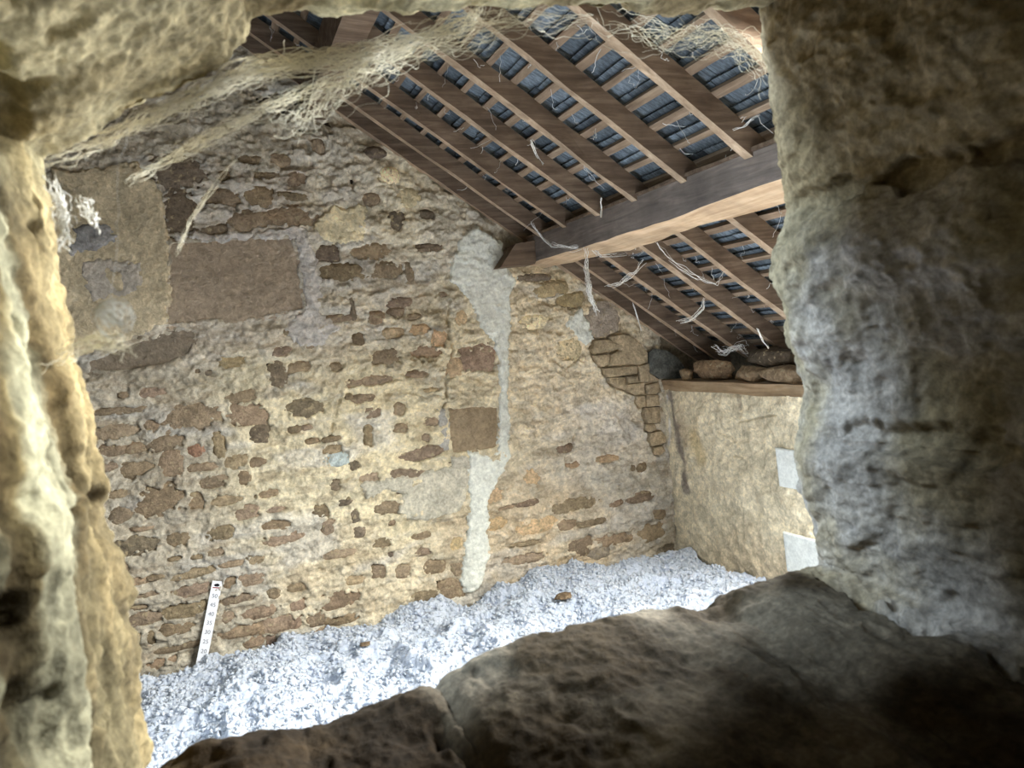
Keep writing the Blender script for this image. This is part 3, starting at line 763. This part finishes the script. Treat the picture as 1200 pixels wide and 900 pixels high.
# ------------------------------------------------------------------ floor and insulation
floor = box_mesh('floor', -4.1, XS+0.62, 0.4, G+0.2, -0.12, 0.0, M_floor); tag(floor, kind='structure', label='loft floor under the insulation')
IZ = H-1.575
def wool_h(X, Y):
    z = IZ + 0.03*fbm(X*1.1, Y*1.1, oct=2, seed=301) + 0.02*np.exp(-((X-1.9)/0.5)**2)
    z = z + 0.075*(1-np.abs(fbm(X*3.0, Y*3.0, oct=2, seed=303))) - 0.052
    z = z + 0.024*fbm(X*8, Y*8, oct=2, seed=305)
    z = z + 0.015*(1-np.abs(fbm(X*17, Y*17, oct=2, seed=306)))
    z = z + 0.0055*fbm(X*46, Y*46, oct=3, seed=307, gain=0.6)
    return z
def wool_patch(x0, x1, y0, y1, nx, ny):
    X, Y = np.meshgrid(np.linspace(x0, x1, nx), np.linspace(y0, y1, ny)); Zw = wool_h(X, Y)
    ox = 0.010*fbm(X*18, Y*18, oct=2, seed=311); oy = 0.010*fbm(X*18, Y*18, oct=2, seed=313)
    F = grid_faces(nx, ny); F = np.concatenate([F[:, [0, 1, 2]], F[:, [0, 2, 3]]])
    return np.stack([X+ox, Y+oy, Zw], -1).reshape(-1, 3), F
parts = [wool_patch(-0.9, XS, 2.35, G, 580, 320), wool_patch(-1.6, -0.89, 2.35, G, 40, 90), wool_patch(-1.6, XS, 0.68, 2.36, 190, 80)]
N = 13000                                            # popcorn-like tufts of wool sitting in the surface
tx = rng.uniform(-0.85, XS-0.03, N); ty = 4.26-1.9*rng.random(N)**1.2
tz = wool_h(tx, ty)
for i in range(N):
    Vi, Fi = I1
    s = 0.005+0.010*rng.random()**2
    k = np.clip(1+0.45*rng.standard_normal(len(Vi)), 0.35, 2.0)
    P = Vi*k[:, None]*s
    parts.append((P+np.array([tx[i], ty[i], tz[i]+0.002]), Fi))
Va, Fa = merge(parts)
fb = []
N = 6000                                             # stray fibres
tx = rng.uniform(-0.85, XS-0.02, N); ty = 4.27-1.9*rng.random(N)**1.2; tz = wool_h(tx, ty)
for i in range(N):
    L_ = 0.008+0.02*rng.random(); dr = rng.normal(0, 1, 3); dr[2] = abs(dr[2])*0.7; dr /= np.linalg.norm(dr)
    a_ = np.array([tx[i], ty[i], tz[i]-0.003]); bend = rng.normal(0, 0.35*L_, 3)
    v, f = tube([a_, a_+dr*L_*.5+bend*.5, a_+dr*L_+bend*.2], [0.0030, 0.0024, 0.0009], 3); fb.append((v, f))
Vb, Fb = merge(fb); Fb = np.concatenate([Fb[:, [0, 1, 2]], Fb[:, [0, 2, 3]]])
o = mesh_obj('loose_insulation', np.concatenate([Va, Vb]), np.concatenate([Fa, Fb+len(Va)]), M_wool)
tag(o, 'fluffy white loose fill insulation heaped over the loft floor', 'insulation', kind='stuff')
for (x, y, s, sd, lab) in ((660, 701, 0.055, 21, 'brown stone chip lying on the white insulation'), (428, 757, 0.03, 22, 'dark sliver of debris half sunk in the insulation by the gable')):
    p = onZ(x, y, IZ+0.03)
    rock('debris_chip', (p[0], p[1], IZ+0.04), (s, s*0.6, s*0.35), sd, (120,100,78), lab, 'debris')

# ------------------------------------------------------------------ depth marker
TL, TR, BL, BR = onY(249, 680.5, G-0.012), onY(261, 681.5, G-0.012), onY(243.5, 772, G-0.05), onY(255.5, 773, G-0.05)
mk = empty('depth_marker', tuple((BL+BR)/2))
tag(mk, 'white card depth marker with numbers standing in the insulation against the gable', 'ruler')
ax = (TR-TL); wd = np.linalg.norm(ax); ax /= wd
ay = (TL-BL); ay -= ax*(ay@ax); ln = np.linalg.norm(ay); ay /= ln; az = np.cross(ax, ay)
if az[1] > 0: az = -az
BLx = TL-ay*(ln+0.12)
def MK(u, v, w_=0.0): return BLx+ax*u+ay*v+az*w_
Lt = ln+0.12
V = [MK(u, v, w_) for w_ in (0.0, -0.003) for u, v in ((0, 0), (wd, 0), (wd, Lt), (0, Lt))]
attach(mesh_obj('card', V, [(0,1,2,3),(4,7,6,5),(0,4,5,1),(1,5,6,2),(2,6,7,3),(3,7,4,0)], M_card, smooth=False), mk)
def text_mesh(name, s, u, v, size, mat):
    cu = bpy.data.curves.new(name, 'FONT'); cu.body = s; cu.size = size; cu.align_x = 'CENTER'; cu.align_y = 'CENTER'
    cu.resolution_u = 3
    t = bpy.data.objects.new(name, cu); col.objects.link(t)
    dg = bpy.context.evaluated_depsgraph_get()
    me = bpy.data.meshes.new_from_object(t.evaluated_get(dg)); bpy.data.objects.remove(t)
    vs = [MK(u+q.co.x, v+q.co.y, 0.0012) for q in me.vertices]; fs = [tuple(p.vertices) for p in me.polygons]
    return attach(mesh_obj(name, vs, fs, mat, smooth=False), mk)
for k, py_ in zip((50, 45, 40, 35, 30, 25, 20), (699, 709.4, 720, 730.4, 741, 752, 763)):
    p = onY(252, py_, G-0.03); v = (p-BLx)@ay
    text_mesh('printed_number', str(k), wd*0.5, v, 0.030, M_ink)
vt = Lt-0.022
pts = [(0.012, 0), (0.02, 0.007), (0.03, 0.010), (0.04, 0.006), (0.043, -0.001), (0.033, -0.007), (0.02, -0.006)]
attach(mesh_obj('logo_mark', [MK(wd*0.5-0.028+a, vt+b_, 0.0012) for a, b_ in pts], [tuple(range(len(pts)))], M_black, smooth=False), mk)
attach(mesh_obj('logo_line', [MK(wd*u, vt-0.016+q, 0.0012) for u, q in ((.15, 0), (.85, 0), (.85, .006), (.15, .006))], [(0, 1, 2, 3)], M_red, smooth=False), mk)

# ------------------------------------------------------------------ cross wall with the broken hole we look through
YR = 0.60
OUT = [(48,186,'c'),(110,166,'c'),(180,131,'c'),(236,107,'c'),(275,82,'c'),(292,55,'c'),(298,28,'l'),(330,14,'l'),(420,12,'l'),(500,10,'l'),(560,14,'l'),(640,20,'l'),(700,22,'l'),
       (760,19,'l'),(830,14,'l'),(880,8,'l'),(903,2,'u'),(901,30,'u'),(903,62,'u'),(908,110,'u'),(914,150,'u'),(920,190,'u'),(928,215,'u'),(931,240,'m'),(919,275,'m'),(913,300,'m'),
       (914,335,'m'),(926,362,'m'),(928,390,'m'),(937,415,'m'),(946,440,'m'),(948,470,'m'),(940,508,'n'),(940,535,'n'),(947,560,'n'),(952,600,'n'),(959,640,'n'),(963,662,'n'),
       (938,674,'s'),(900,687,'s'),(862,698,'s'),(845,713,'s'),(822,719,'s'),(795,712,'s'),(770,718,'s'),(730,729,'s'),(670,738,'s'),(620,754,'s'),(560,780,'s'),(532,798,'s'),
       (516,816,'s'),(500,813,'t'),(470,824,'t'),(420,840,'t'),(390,856,'t'),(355,870,'t'),(320,867,'t'),(270,872,'t'),(235,884,'t'),(200,902,'t'),(180,930,'t'),
       (172,925,'j'),(168,890,'j'),(167,850,'j'),(152,805,'j'),(142,745,'j'),(131,692,'j'),(119,652,'j'),(112,620,'j'),(110,590,'j'),(113,562,'k'),(101,532,'k'),(97,490,'k'),(90,450,'k'),
       (80,400,'k'),(70,350,'k'),(64,300,'k'),(57,250,'k'),(50,210,'k')]
P2 = np.array([onY(x, y, YR)[[0, 2]] for x, y, _ in OUT]); code = [c for *_, c in OUT]
seg = np.linalg.norm(np.roll(P2, -1, 0)-P2, axis=1); cum = np.concatenate([[0], np.cumsum(seg)])
NU = 1500
s_ = np.linspace(0, cum[-1], NU, endpoint=False)
PX = np.interp(s_, cum, np.append(P2[:, 0], P2[0, 0])); PZ2 = np.interp(s_, cum, np.append(P2[:, 1], P2[0, 1]))
own = np.searchsorted(cum, s_, side='right')-1
def csmooth(a, n):
    k = np.hanning(2*n+1); k /= k.sum(); return np.convolve(np.concatenate([a[-n:], a, a[:n]]), k, 'valid')
PX, PZ2 = csmooth(PX, 3), csmooth(PZ2, 3)
sx, sz = csmooth(PX, 60), csmooth(PZ2, 60)
tx_, tz_ = np.gradient(sx), np.gradient(sz)
ol = np.hypot(tx_, tz_); oX, oZ = -tz_/ol, tx_/ol
cxm, czm = PX.mean(), PZ2.mean()
sgn = np.sign(((PX-cxm)*oX+(PZ2-czm)*oZ).mean()); oX *= sgn; oZ *= sgn
# profile: (outward offset, y) from the loft face round the rim and back towards the room
PRO = {'side': [(0.50,.665),(0.20,.650),(0.06,.640),(0.015,.622),(0.0,.595),(0.0,.52),(0.006,.44),(0.03,.34),(0.07,.22),(0.12,.05),(0.2,-.16),(0.7,-.17)],
       'right': [(0.50,.665),(0.20,.650),(0.05,.640),(0.012,.625),(0.0,.60),(-0.004,.55),(0.004,.48),(0.02,.40),(0.05,.30),(0.10,.15),(0.2,-.16),(0.7,-.17)],
       'sill': [(0.50,.665),(0.20,.655),(0.06,.645),(0.012,.625),(0.0,.60),(0.004,.52),(0.012,.44),(0.02,.34),(0.03,.22),(0.05,.05),(0.1,-.16),(0.7,-.17)],
       'top': [(0.50,.665),(0.20,.650),(0.06,.640),(0.015,.622),(0.0,.595),(0.006,.52),(0.02,.44),(0.05,.34),(0.09,.22),(0.12,.05),(0.2,-.16),(0.7,-.17)]}
NV = 190
wts = np.interp(np.linspace(0, 1, NV), [0, .06, .12, .2, .3, .45, .62, .78, .88, .93, .97, 1.0], np.linspace(0, 11, 12))
def prof(k): A = np.array(PRO[k]); return np.stack([np.interp(wts, np.arange(12), A[:, i]) for i in (0, 1)], -1)
cls = {'c': 'top', 'l': 'top', 'u': 'right', 'm': 'right', 'n': 'right', 's': 'sill', 't': 'sill', 'j': 'side', 'k': 'side'}
W = {k: csmooth(np.array([1.0 if cls[code[o]] == k else 0.0 for o in own]), 40) for k in PRO}
O = sum(W[k][None, :, None]*prof(k)[:, None, :] for k in PRO)
TX = PX[None]+O[..., 0]*oX[None]; TY = O[..., 1]+0*PX[None]; TZ = PZ2[None]+O[..., 0]*oZ[None]
def normals(A, B, C):
    P = np.stack([A, B, C], -1); du = np.roll(P, -1, 1)-np.roll(P, 1, 1); dv = np.gradient(P, axis=0)
    n = np.cross(du, dv); return n/(np.linalg.norm(n, axis=-1, keepdims=True)+1e-12)
Nn = normals(TX, TY, TZ)
mid_i = NV//2
if ((Nn[mid_i, :, 0]*oX+Nn[mid_i, :, 2]*oZ).mean()) > 0: Nn = -Nn
lowA = fbm(TX*6, TY*6, TZ*6, oct=2, seed=401); midA = fbm(TX*24, TY*24, TZ*24, oct=4, seed=403, gain=0.6); finA = fbm(TX*110, TY*110, TZ*110, oct=3, seed=405, gain=0.65)
leftW = (W['side'])[None]
streak = fbm(TX*30, TY*38, TZ*5, oct=3, seed=409)
pits = sstep(0.35, 0.8, fbm(TX*26, TY*26, TZ*26, oct=2, seed=411))
sm = (1-0.4*W['sill'])[None]
disp = 0.008*lowA + sm*(0.0036*midA + 0.0016*finA - 0.006*pits) + leftW*0.006*streak
# joints between the blocks of the reveal
isjoint = np.array([code[own[i]] != code[own[(i+1) % NU]] for i in range(NU)])
ji = np.nonzero(isjoint)[0]
dist = np.min(np.abs((s_[:, None]-s_[ji][None]+cum[-1]/2) % cum[-1]-cum[-1]/2), 1)
jw = dist[None] + 0.010*midA + 0.012*lowA
inner = sstep(0.60, 0.50, TY)
disp = disp - 0.016*sstep(0.010, 0.002, jw)*inner
TX, TY, TZ = TX+Nn[..., 0]*disp, TY+Nn[..., 1]*disp, TZ+Nn[..., 2]*disp
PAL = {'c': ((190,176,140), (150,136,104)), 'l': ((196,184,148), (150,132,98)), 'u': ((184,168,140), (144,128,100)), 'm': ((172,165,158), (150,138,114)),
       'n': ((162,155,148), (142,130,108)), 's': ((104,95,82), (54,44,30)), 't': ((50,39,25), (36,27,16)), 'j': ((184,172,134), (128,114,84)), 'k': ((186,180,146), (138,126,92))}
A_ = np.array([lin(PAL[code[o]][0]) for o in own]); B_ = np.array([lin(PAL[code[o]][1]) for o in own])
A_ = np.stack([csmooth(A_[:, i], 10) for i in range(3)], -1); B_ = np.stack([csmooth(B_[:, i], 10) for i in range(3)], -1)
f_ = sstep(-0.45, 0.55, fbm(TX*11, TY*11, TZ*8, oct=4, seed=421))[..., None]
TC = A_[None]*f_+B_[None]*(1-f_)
bn = TY + 0.05*fbm(TX*9, TY*9, TZ*5, oct=3, seed=431)            # the lit jamb is built up in upright layers
lay = [(.30, (196,192,160)), (.37, (206,202,168)), (.385, (110,88,58)), (.41, (150,132,92)), (.425, (224,218,184)), (.47, (230,224,190)), (.485, (120,98,64)), (.53, (168,150,112)), (.56, (198,174,126)), (.60, (150,132,98))]
lc = np.array([lin(c) for _, c in lay]); lp = [p for p, _ in lay]
LC = 0.60*np.stack([np.interp(bn, lp, lc[:, i]) for i in range(3)], -1)
lowj = np.array([1.0 if code[o] == 'j' else 0.0 for o in own]); lowj = csmooth(lowj, 40)[None]
LC = LC*(1-0.52*lowj)[..., None]*(0.55+0.75*sstep(-0.5, 0.5, streak+0.6*midA))[..., None]
TC = TC*(1-0.85*leftW[..., None]) + 0.85*leftW[..., None]*LC
wall_front = None
boxes = [(-4.2, PX.min()-0.30, -.15, .63, 0, 5.0), (PX.max()+0.30, XS+0.6, -.15, .63, 0, 5.0), (PX.min()-0.30, PX.max()+0.30, -.15, .63, 0, PZ2.min()-0.30), (PX.min()-0.30, PX.max()+0.30, -.15, .63, PZ2.max()+0.30, 5.0)]
V, F = [], []
for a, b_, c, e, f1, f2 in boxes:
    n = len(V)
    V += [(a,c,f1),(b_,c,f1),(b_,e,f1),(a,e,f1),(a,c,f2),(b_,c,f2),(b_,e,f2),(a,e,f2)]
    F += [tuple(n+i for i in q) for q in ((0,3,2,1),(4,5,6,7),(0,1,5,4),(1,2,6,5),(2,3,7,6),(3,0,4,7))]
wall_front = mesh_obj('wall_front', V, F, M_plain, smooth=False)
tag(wall_front, kind='structure', label='thick rubble cross wall with a broken opening')
NAME = {'c': 'lintel_rubble', 'l': 'lintel_stone', 'u': 'jamb_stone', 'm': 'jamb_stone', 'n': 'jamb_stone', 's': 'sill_stone', 't': 'sill_stone', 'j': 'jamb_stone', 'k': 'jamb_stone'}
PLAB = {'c': 'buff rubble at the corner of the lintel', 'l': 'pale lintel stone over the opening', 'u': 'dark upper stone of the shaded jamb', 'm': 'limewashed stone of the shaded jamb',
        'n': 'pitted lower stone of the shaded jamb', 's': 'grey brown sill of the opening', 't': 'dark earthy sill of the opening', 'j': 'rough yellow lower stone of the lit jamb', 'k': 'pale limewashed upper stone of the lit jamb'}
TV = np.stack([TX, TY, TZ], -1).reshape(-1, 3); TCf = TC.reshape(-1, 3)
idx = np.arange(NU*NV).reshape(NV, NU); idr = np.roll(idx, -1, 1)
cc = np.array([code[o] for o in own])
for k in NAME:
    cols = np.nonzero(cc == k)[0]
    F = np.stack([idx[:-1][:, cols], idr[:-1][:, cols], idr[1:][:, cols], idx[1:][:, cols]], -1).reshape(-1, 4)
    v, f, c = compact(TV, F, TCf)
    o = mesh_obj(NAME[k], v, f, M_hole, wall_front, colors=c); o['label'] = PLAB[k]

# the rest of the shell
wl = box_mesh('wall_left', -4.3, -4.05, 0.4, G+0.3, 0, 3.0, M_plain); tag(wl, kind='structure', label='far eaves wall of the loft')
V = [(-4.2, G+0.12, 0), (-1.3, G+0.12, 0), (-1.3, G+0.12, 3.9), (-4.2, G+0.12, 1.6), (-4.2, G, 0), (-1.3, G, 0), (-1.3, G, 3.75), (-4.2, G, 1.75)]
o = mesh_obj('wall_back_return', V, [(0,3,2,1),(4,5,6,7),(0,1,5,4),(1,2,6,5),(2,3,7,6),(3,0,4,7)], M_plain, wall_back, smooth=False)
rm = {'wall_room_left': (-2.6, -2.5, -3, -.15, 0, 3.4), 'wall_room_right': (3.0, 3.1, -3, -.15, 0, 3.4), 'wall_room_back': (-2.6, 3.1, -3.1, -3, 0, 3.4), 'floor_room': (-2.6, 3.1, -3.1, -.15, -.1, 0), 'ceiling_room': (-2.6, 3.1, -3.1, -.15, 3.4, 3.5)}
for k, q in rm.items():
    tag(box_mesh(k, *q, M_dark), kind='structure', label='plain dark shell of the room behind the opening')

# ------------------------------------------------------------------ cobwebs
def wander(a, b_, n, sag, jit, seed, jz=None):
    a, b_ = np.asarray(a, float), np.asarray(b_, float); t = np.linspace(0, 1, n)[:, None]
    P = a*(1-t)+b_*t; P[:, 2] -= (4*t[:, 0]*(1-t[:, 0]))*sag
    r_ = np.random.default_rng(seed); ph = r_.uniform(0, 50, 3)
    for k in range(3): P[:, k] += jit*fbm(t[:, 0]*4+ph[k], np.full(n, ph[(k+1) % 3]), oct=3, seed=seed)*np.sin(math.pi*np.clip(t[:, 0]*1.0, 0.04, 0.96))**.5
    return P
def bundle(name, ctrl, Yd, spread, count, rad, mat, label, seed, tuft=0):
    """strand bundle through pixel control points at distance Yd"""
    C_ = np.array([onY(x, y, Yd+0.02*math.sin(i*1.9)) for i, (x, y) in enumerate(ctrl)])
    r_ = np.random.default_rng(seed); parts = []
    tt = np.linspace(0, len(C_)-1, 14*(len(C_)-1))
    base = np.stack([np.interp(tt, np.arange(len(C_)), C_[:, k]) for k in range(3)], -1)
    for j in range(count):
        i0 = 0 if j < 3 else int(r_.uniform(0, 0.55)*len(tt)); i1 = len(tt) if j < 3 else int(min(len(tt), i0+r_.uniform(.25, .8)*len(tt)))
        if i1-i0 < 6: continue
        P = base[i0:i1].copy(); off = r_.normal(0, spread, 3)*np.array([1, .6, 1])
        ph = r_.uniform(0, 90, 3)
        for k in range(3): P[:, k] += off[k]*.6+spread*1.2*fbm(tt[i0:i1]*1.4+ph[k], np.full(i1-i0, ph[k]), oct=3, seed=seed+j)
        parts.append(tube(P, rad*r_.uniform(.5, 1.5), 4))
    V, F = merge(parts); c = V.mean(0); top = V[np.argmax(V[:, 2])]
    o = mesh_obj(name, V-top, F, mat); o.location = top
    return tag(o, label, 'cobweb')
bundle('cobweb', [(48,192),(110,168),(180,136),(240,110),(300,82),(360,72),(430,62),(490,45),(545,24),(565,10)], 0.60, 0.0050, 80, 0.00024, M_web, 'thick dusty cobweb rope strung below the lintel', 1)
bundle('cobweb', [(150,215),(185,192),(250,160),(310,128),(345,112),(400,92),(432,72)], 0.61, 0.0035, 36, 0.00020, M_web, 'thinner dusty cobweb strand slung under the cobweb rope', 2)
bundle('cobweb', [(300,150),(350,140),(385,110),(420,85),(470,62),(540,40),(610,26),(690,24)], 0.62, 0.009, 60, 0.00020, M_web, 'spread cobweb hanging below the lintel stone across the upper purlin', 3)
bundle('cobweb', [(690,22),(740,34),(790,44),(840,42),(880,60),(905,90)], 0.66, 0.010, 46, 0.00018, M_web, 'wispy cobweb in the corner of lintel and shaded jamb', 4)
bundle('cobweb', [(60,210),(72,240),(76,265),(74,290)], 0.55, 0.0030, 34, 0.00032, M_webw, 'white cobweb tuft dangling beside the lit jamb', 5)
bundle('cobweb', [(96,232),(104,248),(108,262)], 0.55, 0.0030, 22, 0.00032, M_webw, 'small white cobweb tuft beside the dangling tuft', 6)
bundle('cobweb', [(205,300),(222,258),(250,215),(275,185)], 0.6, 0.0012, 7, 0.00022, M_web, 'slack cobweb thread crossing in front of the dressed block', 7)
bundle('cobweb', [(60,425),(95,405),(130,395),(150,410)], 0.5, 0.004, 26, 0.00024, M_web, 'dusty cobweb draped off the lit jamb below the dust ball', 8)
p = onY(133, 372, 0.42); r_ = np.random.default_rng(8); tb = []
for k in range(70):
    q = np.linalg.qr(r_.normal(size=(3, 3)))[0]; R_ = 0.0095*r_.uniform(.3, 1.1); a0 = r_.uniform(0, 6)
    tt = np.linspace(0, r_.uniform(1, 3), 12)
    tb.append(tube(p+R_*(np.cos(tt+a0)[:, None]*q[0]+np.sin(tt+a0)[:, None]*q[1]), 0.00022, 3))
tb.append(tube(wander(p+np.array([0, 0, .007]), onY(150, 150, 0.46), 20, 0.0, 0.003, 77), 0.00012, 3))
Vt, Ft = merge(tb)
o = mesh_obj('cobweb', Vt-p, Ft, M_webw); o.location = p; tag(o, 'round pale ball of dusty web hanging on a thread', 'cobweb')
# webs on the roof timbers
def hang(ctrl, Yd, spread, count, rad, label, seed, mat=None): return bundle('cobweb', ctrl, Yd, spread, count, rad, mat or M_webw, label, seed)
hang([(688,292),(688,315),(690,335),(692,352),(699,366)], 3.55, 0.010, 26, 0.0016, 'long ragged white cobweb hanging from the purlin near the gable', 21)
hang([(622,260),(634,278),(648,290)], 3.95, 0.006, 10, 0.0012, 'pale cobweb lying over the purlin end by the gable', 22)
hang([(645,288),(668,291),(690,288),(705,300),(735,296)], 3.6, 0.010, 14, 0.0008, 'loose cobweb draped along the purlin side', 23)
hang([(712,335),(728,332),(745,318),(755,305)], 3.4, 0.008, 10, 0.001, 'curled cobweb slung between the lower rafters', 24)
hang([(795,378),(812,374),(824,362),(826,350)], 3.3, 0.006, 10, 0.0012, 'white looped cobweb under the lower rafters', 25)
hang([(742,355),(748,375),(752,388)], 3.9, 0.003, 7, 0.0014, 'short straight cobweb hanging by the corner stones', 26)
hang([(768,285),(785,305),(815,325),(838,332),(848,318)], 2.9, 0.008, 6, 0.0009, 'long slack cobweb looping below the purlin', 27)
hang([(888,385),(894,398),(900,408)], 3.0, 0.004, 8, 0.0013, 'white cobweb tip hanging above the perched stone', 28)
hang([(835,405),(850,412),(868,405),(880,415)], 3.6, 0.014, 24, 0.0010, 'tangled cobweb among the rafter feet', 29)
hang([(622,165),(628,180),(636,192)], 2.95, 0.003, 8, 0.0013, 'white cobweb tuft on an upper rafter', 30)
hang([(704,232),(705,245),(704,254)], 2.9, 0.003, 8, 0.0013, 'white cobweb tuft hanging at the top of the purlin', 31)
hang([(858,152),(872,148),(880,140),(890,135)], 2.15, 0.003, 8, 0.0007, 'curly cobweb on the rafter beside the shaded jamb', 32)
parts = []; r_ = np.random.default_rng(5)
for i in range(260):                                  # fine threads over battens and rafters
    bx = r_.choice(BX[9:]); y = r_.uniform(1.95, 4.2)
    a = np.array([bx+r_.uniform(-.02, .02), y, zroof(bx, 0.10)]); L_ = r_.uniform(0.02, 0.13)
    b_ = a+np.array([r_.normal(0, .5), r_.normal(0, .6), r_.uniform(-1, .1)])*L_
    parts.append(tube(wander(a, b_, 9, 0.02*r_.random(), 0.012, 900+i), r_.uniform(.0006, .0014), 3))
V, F = merge(parts); c = V.mean(0)
o = mesh_obj('cobweb_threads', V-c, F, M_webw); o.location = c
tag(o, 'fine white cobweb threads all over the battens and rafters', 'cobweb', kind='stuff')
